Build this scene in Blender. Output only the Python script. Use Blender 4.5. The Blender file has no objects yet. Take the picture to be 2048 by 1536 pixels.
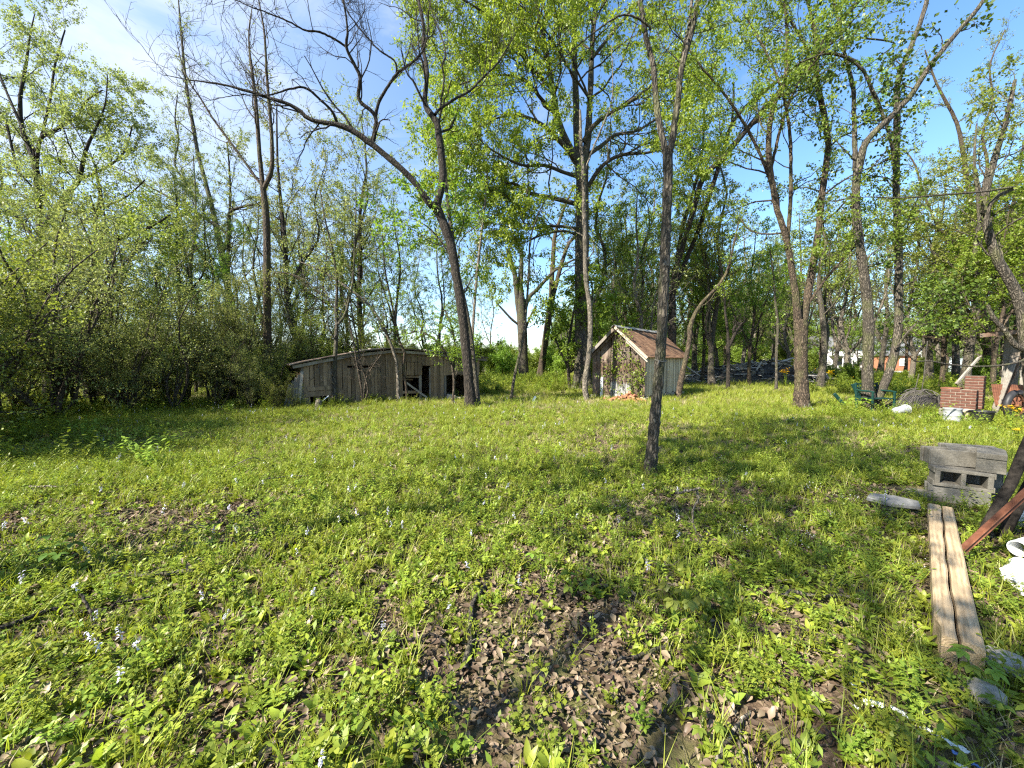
import bpy, bmesh, math, random
import numpy as np
from mathutils import Vector, Matrix

SC = bpy.context.scene
COL = SC.collection
RNG = np.random.default_rng(7)
random.seed(7)
R = math.radians

# ------------------------------------------------------------------ camera
F_PX, PITCH, EYE = 760.0, math.atan(43 / 760.0), 1.5
cam = bpy.data.cameras.new("camera")
cam.sensor_width = 36.0
cam.lens = F_PX / 2048 * 36.0
cam.clip_start = 0.05
cam.clip_end = 3000
cam_ob = bpy.data.objects.new("camera", cam)
cam_ob.location = (0, 0, EYE)
cam_ob.rotation_euler = (math.pi / 2 - PITCH, 0, 0)
COL.objects.link(cam_ob)
SC.camera = cam_ob

# ------------------------------------------------------------------ light
SUN = Vector((-0.66, -0.40, 0.64)).normalized()          # towards the sun: left, a little behind
sun = bpy.data.lights.new("sun", "SUN")
sun.energy = 5.0
sun.angle = R(0.53)
sun.color = (1.0, 0.93, 0.80)
sun_ob = bpy.data.objects.new("sun", sun)
sun_ob.rotation_euler = (-SUN).to_track_quat("-Z", "Y").to_euler()
sun_ob.location = SUN * 60
COL.objects.link(sun_ob)

world = bpy.data.worlds.new("World")
SC.world = world
world.use_nodes = True
wt = world.node_tree
wt.nodes.clear()
wo = wt.nodes.new("ShaderNodeOutputWorld")
bg = wt.nodes.new("ShaderNodeBackground")
bg.inputs["Strength"].default_value = 0.074
sky = wt.nodes.new("ShaderNodeTexSky")
sky.sky_type = "NISHITA"
sky.sun_disc = False
sky.sun_elevation = math.asin(SUN.z)
sky.sun_rotation = math.atan2(SUN.x, SUN.y)
sky.air_density = 1.0
sky.dust_density = 0.3
sky.ozone_density = 2.0
tc = wt.nodes.new("ShaderNodeTexCoord")
mp = wt.nodes.new("ShaderNodeMapping")
mp.inputs["Rotation"].default_value = (0.25, 0.0, 0.5)
mp.inputs["Scale"].default_value = (1.5, 1.0, 3.4)
nz = wt.nodes.new("ShaderNodeTexNoise")
nz.inputs["Scale"].default_value = 1.9
nz.inputs["Detail"].default_value = 8
nz.inputs["Roughness"].default_value = 0.58
nz.inputs["Distortion"].default_value = 0.6
cr = wt.nodes.new("ShaderNodeValToRGB")
cr.color_ramp.elements[0].position = 0.52
cr.color_ramp.elements[1].position = 0.80
dt = wt.nodes.new("ShaderNodeVectorMath")               # haze and cirrus thicken towards the left horizon
dt.operation = "DOT_PRODUCT"
dt.inputs[1].default_value = tuple(Vector((-0.97, 0.22, 0.10)).normalized())
mr = wt.nodes.new("ShaderNodeMapRange")
mr.inputs["From Min"].default_value = 0.25
mr.inputs["From Max"].default_value = 1.0
mr.inputs["To Min"].default_value = 0.0
mr.inputs["To Max"].default_value = 0.5
ad = wt.nodes.new("ShaderNodeMath")
ad.operation = "ADD"
ad.use_clamp = True
ml = wt.nodes.new("ShaderNodeMath")
ml.operation = "MULTIPLY"
ml.inputs[1].default_value = 0.7
mx = wt.nodes.new("ShaderNodeMixRGB")
mx.inputs["Color2"].default_value = (4.0, 4.3, 4.8, 1)
hs = wt.nodes.new("ShaderNodeHueSaturation")
hs.inputs["Saturation"].default_value = 1.15
hs.inputs["Value"].default_value = 1.3
wt.links.new(tc.outputs["Generated"], mp.inputs["Vector"])
wt.links.new(mp.outputs["Vector"], nz.inputs["Vector"])
wt.links.new(nz.outputs["Fac"], cr.inputs["Fac"])
wt.links.new(cr.outputs["Color"], ml.inputs[0])
wt.links.new(tc.outputs["Generated"], dt.inputs[0])
wt.links.new(dt.outputs["Value"], mr.inputs["Value"])
wt.links.new(ml.outputs["Value"], ad.inputs[0])
wt.links.new(mr.outputs["Result"], ad.inputs[1])
wt.links.new(sky.outputs["Color"], hs.inputs["Color"])
wt.links.new(hs.outputs["Color"], mx.inputs["Color1"])
wt.links.new(ad.outputs["Value"], mx.inputs["Fac"])
wt.links.new(mx.outputs["Color"], bg.inputs["Color"])
wt.links.new(bg.outputs["Background"], wo.inputs["Surface"])

SC.view_settings.view_transform = "Standard"
SC.view_settings.look = "None"
SC.view_settings.gamma = 1.0
SC.view_settings.use_curve_mapping = False
SC.view_settings.exposure = 1.88
SC.cycles.use_denoising = False
SC.cycles.pixel_filter_type = "BLACKMAN_HARRIS"
SC.cycles.filter_width = 1.25
SC.cycles.sample_clamp_indirect = 4.0
SC.cycles.max_bounces = 7
SC.cycles.diffuse_bounces = 3
SC.cycles.glossy_bounces = 2
SC.cycles.transmission_bounces = 4
SC.cycles.transparent_max_bounces = 4
SC.cycles.caustics_reflective = False
SC.cycles.caustics_refractive = False

# ------------------------------------------------------------------ helpers
def P(u, v, Y):
    """The point at depth Y that the photograph shows at pixel (u, v)."""
    x, yu = (u - 1024) / F_PX, (768 - v) / F_PX
    dy = math.cos(PITCH) + yu * math.sin(PITCH)
    dz = -math.sin(PITCH) + yu * math.cos(PITCH)
    return np.array((x * Y / dy, Y, EYE + dz * Y / dy))

def vnoise(x, y, seed=0):
    """Cheap value noise in 2-D for numpy arrays, 0..1."""
    x = np.asarray(x, float); y = np.asarray(y, float)
    xi, yi = np.floor(x).astype(np.int64), np.floor(y).astype(np.int64)
    fx, fy = x - xi, y - yi
    fx, fy = fx * fx * (3 - 2 * fx), fy * fy * (3 - 2 * fy)
    def h(a, b):
        n = (a * 374761393 + b * 668265263 + seed * 69069) & 0x7FFFFFFF
        n = ((n ^ (n >> 13)) * 1274126177) & 0x7FFFFFFF
        return ((n ^ (n >> 16)) & 0xFFFF) / 65535.0
    a = h(xi, yi) * (1 - fx) + h(xi + 1, yi) * fx
    b = h(xi, yi + 1) * (1 - fx) + h(xi + 1, yi + 1) * fx
    return a * (1 - fy) + b * fy

def gz(x, y):
    """Height of the ground."""
    d = np.hypot(x, y)
    return (0.10 * (vnoise(np.asarray(x) * .45 + 9, np.asarray(y) * .45, 1) - .5)
            + 0.05 * (vnoise(np.asarray(x) * 1.7, np.asarray(y) * 1.7, 2) - .5)) * np.clip(1.2 - d / 40, .25, 1)

def G(u, v, lift=0.0):
    """Where the ray through pixel (u, v) meets the plane lift above the ground."""
    x, yu = (u - 1024) / F_PX, (768 - v) / F_PX
    dy = math.cos(PITCH) + yu * math.sin(PITCH)
    dz = -math.sin(PITCH) + yu * math.cos(PITCH)
    t = (lift - EYE) / dz
    return np.array((x * t, dy * t, lift))

def tag(o, label=None, cat=None, group=None, kind=None):
    if label: o["label"] = label
    if cat: o["category"] = cat
    if group: o["group"] = group
    if kind: o["kind"] = kind
    return o

def thing(name, label, cat, loc=(0, 0, 0), rz=0.0, group=None):
    o = bpy.data.objects.new(name, None)
    o.empty_display_size = 0.2
    o.location = loc
    o.rotation_euler = (0, 0, rz)
    COL.objects.link(o)
    return tag(o, label, cat, group)

def obj(name, me, mat=None, parent=None, loc=None, rot=None):
    o = bpy.data.objects.new(name, me)
    if mat is not None and len(me.materials) == 0:
        me.materials.append(mat)
    if parent is not None:
        o.parent = parent
    if loc is not None: o.location = loc
    if rot is not None: o.rotation_euler = rot
    COL.objects.link(o)
    return o

def copy_tree(o, parent=None):
    c = o.copy()
    COL.objects.link(c)
    if parent is not None: c.parent = parent
    for ch in o.children:
        copy_tree(ch, c)
    return c

def mesh_np(name, verts, quads=None, tris=None, smooth=False, var=None):
    me = bpy.data.meshes.new(name)
    verts = np.ascontiguousarray(verts, np.float32).reshape(-1, 3)
    parts, starts, n = [], [], 0
    if quads is not None and len(quads):
        q = np.asarray(quads, np.int32).reshape(-1, 4)
        parts.append(q.ravel()); starts.append(np.arange(len(q)) * 4); n = len(q) * 4
    if tris is not None and len(tris):
        t = np.asarray(tris, np.int32).reshape(-1, 3)
        parts.append(t.ravel()); starts.append(n + np.arange(len(t)) * 3)
    loops = np.concatenate(parts); st = np.concatenate(starts).astype(np.int32)
    me.vertices.add(len(verts)); me.vertices.foreach_set("co", verts.ravel())
    me.loops.add(len(loops)); me.loops.foreach_set("vertex_index", loops)
    me.polygons.add(len(st)); me.polygons.foreach_set("loop_start", st)
    if smooth:
        me.polygons.foreach_set("use_smooth", np.ones(len(st), bool))
    if var is not None:
        a = me.attributes.new("var", "FLOAT", "FACE")
        a.data.foreach_set("value", np.asarray(var, np.float32))
    me.update(calc_edges=True)
    return me

class MB:
    """Collects boxes, prisms and tubes into one mesh."""
    def __init__(self): self.v, self.f = [], []
    def add(self, vs, fs):
        n = len(self.v)
        self.v += [tuple(map(float, p)) for p in vs]
        self.f += [tuple(i + n for i in f) for f in fs]
        return self
    def box(self, c, s, m=None):
        x, y, z = s[0] / 2, s[1] / 2, s[2] / 2
        vs = [Vector((sx * x, sy * y, sz * z)) for sx in (-1, 1) for sy in (-1, 1) for sz in (-1, 1)]
        if m is not None: vs = [m @ p for p in vs]
        vs = [p + Vector(c) for p in vs]
        return self.add(vs, [(0, 1, 3, 2), (4, 6, 7, 5), (0, 4, 5, 1), (2, 3, 7, 6), (0, 2, 6, 4), (1, 5, 7, 3)])
    def bar(self, a, b, w, h, up=(0, 0, 1)):
        a, b = Vector(a), Vector(b)
        d = (b - a); L = d.length; d.normalize()
        u = Vector(up)
        s = d.cross(u)
        if s.length < 1e-4: s = d.cross(Vector((1, 0, 0)))
        s.normalize(); u = s.cross(d)
        m = Matrix((d, s, u)).transposed()
        return self.box((a + b) / 2, (L, w, h), m)
    def tube(self, pts, rs, n=8, cap=True):
        pts = [Vector(p) for p in pts]
        if not hasattr(rs, "__len__"): rs = [rs] * len(pts)
        base = len(self.v); d0 = (pts[-1] - pts[0]).normalized()
        ref = Vector((0, 0, 1)) if abs(d0.z) < .8 else Vector((1, 0, 0))
        for i, p in enumerate(pts):
            t = (pts[min(i + 1, len(pts) - 1)] - pts[max(i - 1, 0)]).normalized()
            u = t.cross(ref).normalized(); w = t.cross(u)
            for k in range(n):
                a = 2 * math.pi * k / n
                self.v.append(tuple(p + (u * math.cos(a) + w * math.sin(a)) * rs[i]))
        for i in range(len(pts) - 1):
            for k in range(n):
                a, b = base + i * n + k, base + i * n + (k + 1) % n
                self.f.append((a, b, b + n, a + n))
        if cap:
            self.f.append(tuple(base + k for k in range(n))[::-1])
            self.f.append(tuple(base + (len(pts) - 1) * n + k for k in range(n)))
        return self
    def mesh(self, name, smooth=False, bevel=0.0):
        me = bpy.data.meshes.new(name)
        me.from_pydata(self.v, [], self.f)
        bm = bmesh.new(); bm.from_mesh(me)
        bmesh.ops.recalc_face_normals(bm, faces=bm.faces[:])
        if bevel:
            bmesh.ops.bevel(bm, geom=[e for e in bm.edges if e.is_manifold and e.calc_face_angle(0) > .5], offset=bevel, segments=1, affect="EDGES")
        if smooth:
            for f in bm.faces: f.smooth = True
        bm.to_mesh(me); bm.free()
        return me
    def build(self, name, mat, parent=None, smooth=False, bevel=0.0, loc=None, rot=None):
        return obj(name, self.mesh(name, smooth, bevel), mat, parent, loc, rot)

# ------------------------------------------------------------------ materials
class NT:
    def __init__(self, name):
        self.m = bpy.data.materials.new(name)
        self.m.use_nodes = True
        self.t = self.m.node_tree
        self.t.nodes.clear()
        self.out = self.t.nodes.new("ShaderNodeOutputMaterial")
    def n(self, typ, **kw):
        nd = self.t.nodes.new("ShaderNode" + typ)
        for k, v in kw.items():
            if k in nd.inputs: nd.inputs[k].default_value = v
            else: setattr(nd, k, v)
        return nd
    def l(self, a, b): self.t.links.new(a, b)
    def coord(self, scale=(1, 1, 1), which="Object", rot=(0, 0, 0)):
        c = self.n("TexCoord"); m = self.n("Mapping")
        m.inputs["Scale"].default_value = scale
        m.inputs["Rotation"].default_value = rot
        self.l(c.outputs[which], m.inputs["Vector"])
        return m.outputs["Vector"]
    def noise(self, vec, scale=5, detail=4, rough=.6, dist=0.0):
        nd = self.n("TexNoise", Scale=scale, Detail=detail, Roughness=rough, Distortion=dist)
        self.l(vec, nd.inputs["Vector"])
        return nd.outputs["Fac"]
    def ramp(self, fac, stops):
        r = self.n("ValToRGB")
        el = r.color_ramp.elements
        while len(el) < len(stops): el.new(.5)
        for e, (p, c) in zip(el, stops):
            e.position = p
            e.color = (*c, 1) if len(c) == 3 else c
        self.l(fac, r.inputs["Fac"])
        return r.outputs["Color"]
    def mix(self, fac, a, b, mode="MIX"):
        m = self.n("MixRGB", blend_type=mode)
        for s, x in (("Fac", fac), ("Color1", a), ("Color2", b)):
            if hasattr(x, "links"): self.l(x, m.inputs[s])
            else: m.inputs[s].default_value = x if s == "Fac" else (*x, 1)
        return m.outputs["Color"]
    def pbsdf(self, color, rough=.9, bump=None, bump_s=.4, bump_d=.02, metal=0.0, spec=.3):
        b = self.n("BsdfPrincipled", Roughness=rough, Metallic=metal)
        b.inputs["Specular IOR Level"].default_value = spec
        if hasattr(color, "links"): self.l(color, b.inputs["Base Color"])
        else: b.inputs["Base Color"].default_value = (*color, 1)
        if bump is not None:
            bp = self.n("Bump", Strength=bump_s, Distance=bump_d)
            self.l(bump, bp.inputs["Height"])
            self.l(bp.outputs["Normal"], b.inputs["Normal"])
        self.l(b.outputs["BSDF"], self.out.inputs["Surface"])
        return self.m

def bark_mat(name, dark, light, moss=0.0, sc=1.0):
    """Furrowed bark: upright plates with dark cracks between them, pale lichen and moss in patches."""
    t = NT(name)
    v0 = t.coord((1, 1, 1))
    wn = t.n("TexNoise", Scale=7.0, Detail=3); t.l(v0, wn.inputs["Vector"])
    wm = t.n("VectorMath", operation="MULTIPLY_ADD")
    wm.inputs[1].default_value = (.09, .09, .09)
    t.l(wn.outputs["Color"], wm.inputs[0]); t.l(v0, wm.inputs[2])
    mp = t.n("Mapping"); mp.inputs["Scale"].default_value = (26 * sc, 26 * sc, 4.6 * sc)
    t.l(wm.outputs[0], mp.inputs["Vector"])
    vo = t.n("TexVoronoi", feature="DISTANCE_TO_EDGE"); vo.inputs["Scale"].default_value = 1.0
    t.l(mp.outputs["Vector"], vo.inputs["Vector"])
    crack = t.ramp(vo.outputs["Distance"], [(.02, (0, 0, 0)), (.28, (1, 1, 1))])
    fine = t.noise(mp.outputs["Vector"], 1.3, 6, .7)
    h = t.mix(.45, crack, fine)
    c = t.ramp(h, [(.22, dark), (.75, light)])
    b = t.noise(t.coord((1.6, 1.6, .8)), 1.6, 4)
    c = t.mix(t.ramp(b, [(.38, (0, 0, 0)), (.7, (.7, .7, .7))]), c, tuple(x * .5 for x in light))
    li = t.ramp(t.noise(t.coord((5, 5, 3.2)), 2.0, 5, .6), [(.60, (0, 0, 0)), (.68, (.55, .55, .55))])
    c = t.mix(li, c, tuple(min(1, x * 1.9 + .02) for x in light))
    if moss:
        g = t.ramp(t.noise(t.coord((2, 2, 1)), 1.7, 5), [(.5, (0, 0, 0)), (.62, (moss, moss, moss))])
        c = t.mix(g, c, (.10, .11, .035))
    return t.pbsdf(c, .93, h, 1.0, .035)

def leaf_mat(name, c1, c2, trans=.45, tint=(1.0, 1.0, .6)):
    """Leaf colour varies leaf by leaf (attribute var) and bush by bush."""
    t = NT(name)
    at = t.n("Attribute", attribute_name="var")
    oi = t.n("ObjectInfo")
    c = t.mix(at.outputs["Fac"], c1, c2)
    h = t.n("HueSaturation")
    mh = t.n("MapRange"); mh.inputs["To Min"].default_value = .485; mh.inputs["To Max"].default_value = .515
    mv = t.n("MapRange"); mv.inputs["To Min"].default_value = .82; mv.inputs["To Max"].default_value = 1.18
    t.l(oi.outputs["Random"], mh.inputs["Value"]); t.l(oi.outputs["Random"], mv.inputs["Value"])
    t.l(mh.outputs["Result"], h.inputs["Hue"]); t.l(mv.outputs["Result"], h.inputs["Value"])
    t.l(c, h.inputs["Color"])
    d = t.n("BsdfDiffuse"); tr = t.n("BsdfTranslucent"); gl = t.n("BsdfGlossy", Roughness=.45)
    gl.inputs["Color"].default_value = (1, 1, 1, 1)
    tc_ = t.mix(1.0, h.outputs["Color"], tint, "MULTIPLY")
    t.l(h.outputs["Color"], d.inputs["Color"]); t.l(tc_, tr.inputs["Color"])
    m1 = t.n("MixShader"); m1.inputs[0].default_value = trans
    t.l(d.outputs[0], m1.inputs[1]); t.l(tr.outputs[0], m1.inputs[2])
    m2 = t.n("MixShader")
    m2.inputs[0].default_value = .018
    t.l(m1.outputs[0], m2.inputs[1]); t.l(gl.outputs[0], m2.inputs[2])
    t.l(m2.outputs[0], t.out.inputs["Surface"])
    return t.m

def plank_mat(name, dark, light, stain=(.10, .075, .05)):
    t = NT(name)
    oi = t.n("ObjectInfo")
    v = t.coord((26, 26, 1.1))
    off = t.n("VectorMath", operation="ADD")
    t.l(v, off.inputs[0])
    cb = t.n("CombineXYZ")
    k = t.n("Math", operation="MULTIPLY"); k.inputs[1].default_value = 37.0
    t.l(oi.outputs["Random"], k.inputs[0]); t.l(k.outputs[0], cb.inputs[0]); t.l(k.outputs[0], cb.inputs[2])
    t.l(cb.outputs[0], off.inputs[1])
    a = t.noise(off.outputs[0], 1.6, 6, .7, .5)
    c = t.ramp(a, [(.3, dark), (.7, light)])
    b = t.ramp(t.noise(t.coord((1.2, 1.2, .5), "Object"), 2.5, 4), [(.42, (0, 0, 0)), (.7, (1, 1, 1))])
    c = t.mix(b, c, stain)
    mv = t.n("MapRange"); mv.inputs["To Min"].default_value = .6; mv.inputs["To Max"].default_value = 1.3
    t.l(oi.outputs["Random"], mv.inputs["Value"])
    h = t.n("HueSaturation")
    t.l(mv.outputs["Result"], h.inputs["Value"]); t.l(c, h.inputs["Color"])
    return t.pbsdf(h.outputs["Color"], .9, a, .6, .01)

def speck_mat(name, c1, c2, scale=20, rough=.9, bump=.5, c3=None, spec=.3):
    t = NT(name)
    v = t.coord()
    a = t.noise(v, scale, 6, .65)
    b = t.noise(v, scale * .15, 4)
    c = t.ramp(a, [(.3, c1), (.7, c2)])
    if c3 is not None:
        c = t.mix(t.ramp(b, [(.45, (0, 0, 0)), (.65, (1, 1, 1))]), c, c3)
    return t.pbsdf(c, rough, a, bump, .008, 0.0, spec)

M = {}
M["bark_dark"] = bark_mat("bark_dark", (.008, .007, .006), (.055, .044, .034))
M["bark_brown"] = bark_mat("bark_brown", (.014, .011, .008), (.12, .088, .060), .3)
M["bark_grey"] = bark_mat("bark_grey", (.016, .014, .011), (.125, .107, .083), .4)
M["bark_pale"] = bark_mat("bark_pale", (.05, .043, .034), (.25, .215, .17), .15)
M["bark_twig"] = bark_mat("bark_twig", (.025, .02, .015), (.12, .095, .07))
M["leaf_oak"] = leaf_mat("leaf_oak", (.16, .24, .026), (.30, .37, .045), .55)
M["leaf_bright"] = leaf_mat("leaf_bright", (.15, .25, .028), (.26, .36, .050), .5)
M["leaf_pale"] = leaf_mat("leaf_pale", (.17, .21, .06), (.29, .32, .11), .5, (1, 1, .7))
M["leaf_olive"] = leaf_mat("leaf_olive", (.145, .185, .032), (.26, .29, .055), .52)
M["leaf_mid"] = leaf_mat("leaf_mid", (.13, .20, .025), (.23, .30, .042), .52)
M["leaf_deep"] = leaf_mat("leaf_deep", (.06, .115, .020), (.12, .19, .032), .42)
M["weed"] = leaf_mat("weed", (.185, .25, .028), (.32, .375, .045), .46)
M["herb"] = leaf_mat("herb", (.14, .205, .026), (.25, .32, .040), .45)
M["grass"] = leaf_mat("grass", (.19, .24, .028), (.35, .385, .048), .45)
M["straw"] = leaf_mat("straw", (.30, .25, .13), (.46, .39, .23), .25, (1, .95, .8))
M["petal_violet"] = leaf_mat("petal_violet", (.50, .50, .66), (.66, .66, .80), .3, (1, 1, 1))
M["petal_white"] = leaf_mat("petal_white", (.72, .72, .68), (.80, .80, .78), .3, (1, 1, 1))
M["petal_yellow"] = leaf_mat("petal_yellow", (.80, .50, .02), (.85, .60, .03), .25, (1, .9, .4))
M["dead_leaf"] = leaf_mat("dead_leaf", (.040, .027, .017), (.30, .228, .155), .12, (1, .8, .6))
M["plank_coop"] = plank_mat("plank_coop", (.085, .060, .038), (.33, .245, .155), (.14, .092, .054))
M["plank_brown"] = plank_mat("plank_brown", (.040, .026, .018), (.17, .108, .072), (.19, .165, .14))
M["plank_green"] = plank_mat("plank_green", (.28, .235, .155), (.64, .56, .41), (.36, .255, .15))
M["plank_grey"] = plank_mat("plank_grey", (.12, .11, .095), (.34, .315, .27), (.16, .13, .10))
M["char"] = speck_mat("char", (.006, .0055, .005), (.050, .042, .035), 18, 1.0, .9, None, .08)
M["charcoal"] = speck_mat("charcoal", (.016, .015, .015), (.095, .09, .085), 14, .95, .8, None, .1)
M["ash_wood"] = speck_mat("ash_wood", (.14, .13, .12), (.50, .47, .43), 14, .9, .6)
M["concrete"] = speck_mat("concrete", (.10, .092, .076), (.19, .175, .145), 60, .95, .5, (.11, .10, .08))
M["concrete_dark"] = speck_mat("concrete_dark", (.09, .085, .075), (.19, .18, .16), 55, .95, .5, (.09, .09, .075))
M["slate"] = speck_mat("slate", (.11, .108, .10), (.21, .207, .195), 25, .9, .6)
M["stone"] = speck_mat("stone", (.17, .16, .14), (.36, .34, .30), 22, .95, .7)
M["pale_stone"] = speck_mat("pale_stone", (.26, .215, .155), (.42, .36, .28), 18, .95, .6)
M["brick_orange"] = speck_mat("brick_orange", (.20, .082, .045), (.35, .165, .095), 16, .95, .5)
M["brick_red"] = speck_mat("brick_red", (.055, .025, .018), (.12, .052, .036), 16, .95, .5)
M["mortar"] = speck_mat("mortar", (.15, .13, .10), (.24, .21, .17), 30, .95, .4)
M["white_paint"] = speck_mat("white_paint", (.70, .70, .69), (.80, .80, .79), 4, .6, .05)
M["white_plastic"] = speck_mat("white_plastic", (.72, .73, .72), (.82, .82, .81), 9, .45, .15)
M["dirty_plastic"] = speck_mat("dirty_plastic", (.50, .50, .47), (.80, .80, .78), 14, .5, .2, (.62, .60, .54))
M["blue_plastic"] = speck_mat("blue_plastic", (.10, .20, .52), (.22, .33, .66), 9, .5, .2)
M["black_plastic"] = speck_mat("black_plastic", (.012, .012, .014), (.03, .03, .032), 9, .5, .2)
M["galvanised"] = speck_mat("galvanised", (.20, .21, .22), (.34, .355, .36), 14, .5, .15)
M["bench_green"] = speck_mat("bench_green", (.004, .022, .018), (.010, .040, .033), 9, .4, .1)
M["wire"] = speck_mat("wire", (.035, .032, .030), (.10, .09, .08), 20, .7, .2)
M["dark_window"] = speck_mat("dark_window", (.02, .025, .03), (.05, .06, .065), 3, .15, 0)
M["grey_roof"] = speck_mat("grey_roof", (.10, .10, .10), (.17, .17, .17), 6, .7, .2)
M["pale_blue"] = speck_mat("pale_blue", (.34, .40, .44), (.44, .50, .53), 6, .7, .1)
def rust_mat(name, c1, c2, c3):
    t = NT(name)
    a = t.noise(t.coord((1.2, 7, 7)), 1.6, 6, .6)
    b = t.noise(t.coord((2, 2, 2)), 1.1, 5)
    c = t.ramp(a, [(.3, c1), (.55, c2), (.75, c3)])
    c = t.mix(t.ramp(b, [(.4, (0, 0, 0)), (.7, (.7, .7, .7))]), c, tuple(x * .6 for x in c1))
    return t.pbsdf(c, .8, a, .3, .006, .0, .4)
M["rust_roof"] = rust_mat("rust_roof", (.070, .034, .020), (.155, .088, .050), (.29, .20, .12))
M["rust_red"] = rust_mat("rust_red", (.075, .026, .014), (.17, .065, .033), (.27, .13, .075))
M["tin"] = rust_mat("tin", (.17, .165, .15), (.28, .28, .27), (.38, .38, .38))
# ------------------------------------------------------------------ the ground
def ground_material():
    t = NT("ground")
    v = t.coord((1, 1, 1), "Object")
    litter = t.ramp(t.noise(v, 34, 6, .7), [(.30, (.025, .016, .010)), (.5, (.10, .066, .042)), (.72, (.27, .195, .135))])
    green = t.ramp(t.noise(v, 22, 6, .7), [(.3, (.045, .050, .016)), (.7, (.15, .155, .045))])
    dry = t.ramp(t.noise(v, 30, 4, .7), [(.3, (.16, .125, .065)), (.7, (.34, .28, .16))])
    m1 = t.ramp(t.noise(v, .9, 5, .65), [(.42, (0, 0, 0)), (.58, (1, 1, 1))])
    m2 = t.ramp(t.noise(v, .55, 4, .6), [(.58, (0, 0, 0)), (.70, (1, 1, 1))])
    c = t.mix(m1, litter, green)
    c = t.mix(m2, c, dry)
    return t.pbsdf(c, .97, t.noise(v, 28, 6, .7), .9, .03)
xs = np.concatenate([np.linspace(-900, -62, 14), np.linspace(-55, 55, 300), np.linspace(62, 900, 14)])
ys = np.concatenate([np.linspace(-600, -14, 10), np.linspace(-12, 50, 190), np.linspace(56, 1200, 18)])
gx, gy = np.meshgrid(xs, ys)
gv = np.stack([gx, gy, gz(gx, gy)], -1).reshape(-1, 3)
ii = np.arange(len(xs) * len(ys)).reshape(len(ys), len(xs))
gq = np.stack([ii[:-1, :-1], ii[:-1, 1:], ii[1:, 1:], ii[1:, :-1]], -1).reshape(-1, 4)
tag(obj("ground", mesh_np("ground", gv, gq, smooth=True), ground_material()), kind="structure")

# driveway in front of the far house
mb = MB()
mb.add([(49, 52, .03), (60, 46, .03), (78, 62, .03), (70, 70, .03), (60, 64, .03)], [(0, 1, 2, 3, 4)])
tag(mb.build("driveway", speck_mat("driveway", (.42, .40, .37), (.56, .54, .50), 3, .95, .1)), kind="structure")

# ------------------------------------------------------------------ branches and leaves
def unit(a): return a / np.maximum(np.linalg.norm(a, axis=-1, keepdims=True), 1e-9)

def resample(pts, rad, K, jit=0.0):
    pts, rad = np.asarray(pts, float), np.asarray(rad, float)
    d = np.concatenate([[0], np.cumsum(np.linalg.norm(np.diff(pts, axis=0), axis=1))])
    # a finer smooth path: Catmull-Rom on the given points
    n = len(pts); out = []
    s = np.linspace(0, d[-1], K)
    i = np.clip(np.searchsorted(d, s, "right") - 1, 0, n - 2)
    f = ((s - d[i]) / np.maximum(d[i + 1] - d[i], 1e-9))[:, None]
    p0, p1, p2, p3 = pts[np.maximum(i - 1, 0)], pts[i], pts[i + 1], pts[np.minimum(i + 2, n - 1)]
    q = .5 * (2 * p1 + (p2 - p0) * f + (2 * p0 - 5 * p1 + 4 * p2 - p3) * f ** 2 + (3 * p1 - p0 - 3 * p2 + p3) * f ** 3)
    r = np.interp(s, d, rad)
    if jit:
        q[1:-1] += RNG.normal(0, jit, (K - 2, 3))
    return q, r

def children(PP, RR, n, L, ang, t0=.25, t1=1.0, K=6, up=.05, wig=.18, rr=.6, rmin=.004, taper=.5, flat=0.0):
    N, KP, _ = PP.shape
    idx = np.repeat(np.arange(N), n); Mn = len(idx)
    t = t0 + (t1 - t0) * ((np.tile(np.arange(n), N) + RNG.random(Mn)) / n)
    f = np.clip(t * (KP - 1), 0, KP - 1.001); i = f.astype(int); fr = (f - i)[:, None]
    p = PP[idx, i] * (1 - fr) + PP[idx, i + 1] * fr
    tan = unit(PP[idx, i + 1] - PP[idx, i])
    r0 = np.maximum((RR[idx, i] * (1 - fr[:, 0]) + RR[idx, i + 1] * fr[:, 0]) * rr, rmin)
    perp = unit(np.cross(tan, RNG.normal(size=(Mn, 3))))
    a = np.radians(ang) * RNG.uniform(.6, 1.35, Mn)[:, None]
    d = unit(np.cos(a) * tan + np.sin(a) * perp)
    d[:, 2] *= (1 - flat); d = unit(d)
    ln = L * RNG.uniform(.55, 1.3, Mn) * (1 - taper * t)
    out = np.empty((Mn, K, 3)); out[:, 0] = p
    st = (ln / (K - 1))[:, None]
    for k in range(1, K):
        d = d + RNG.normal(0, wig, (Mn, 3)); d[:, 2] += up
        d = unit(d)
        out[:, k] = out[:, k - 1] + d * st
    rad = r0[:, None] * np.linspace(1, .3, K)[None]
    return out, np.maximum(rad, rmin * .6)

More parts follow.
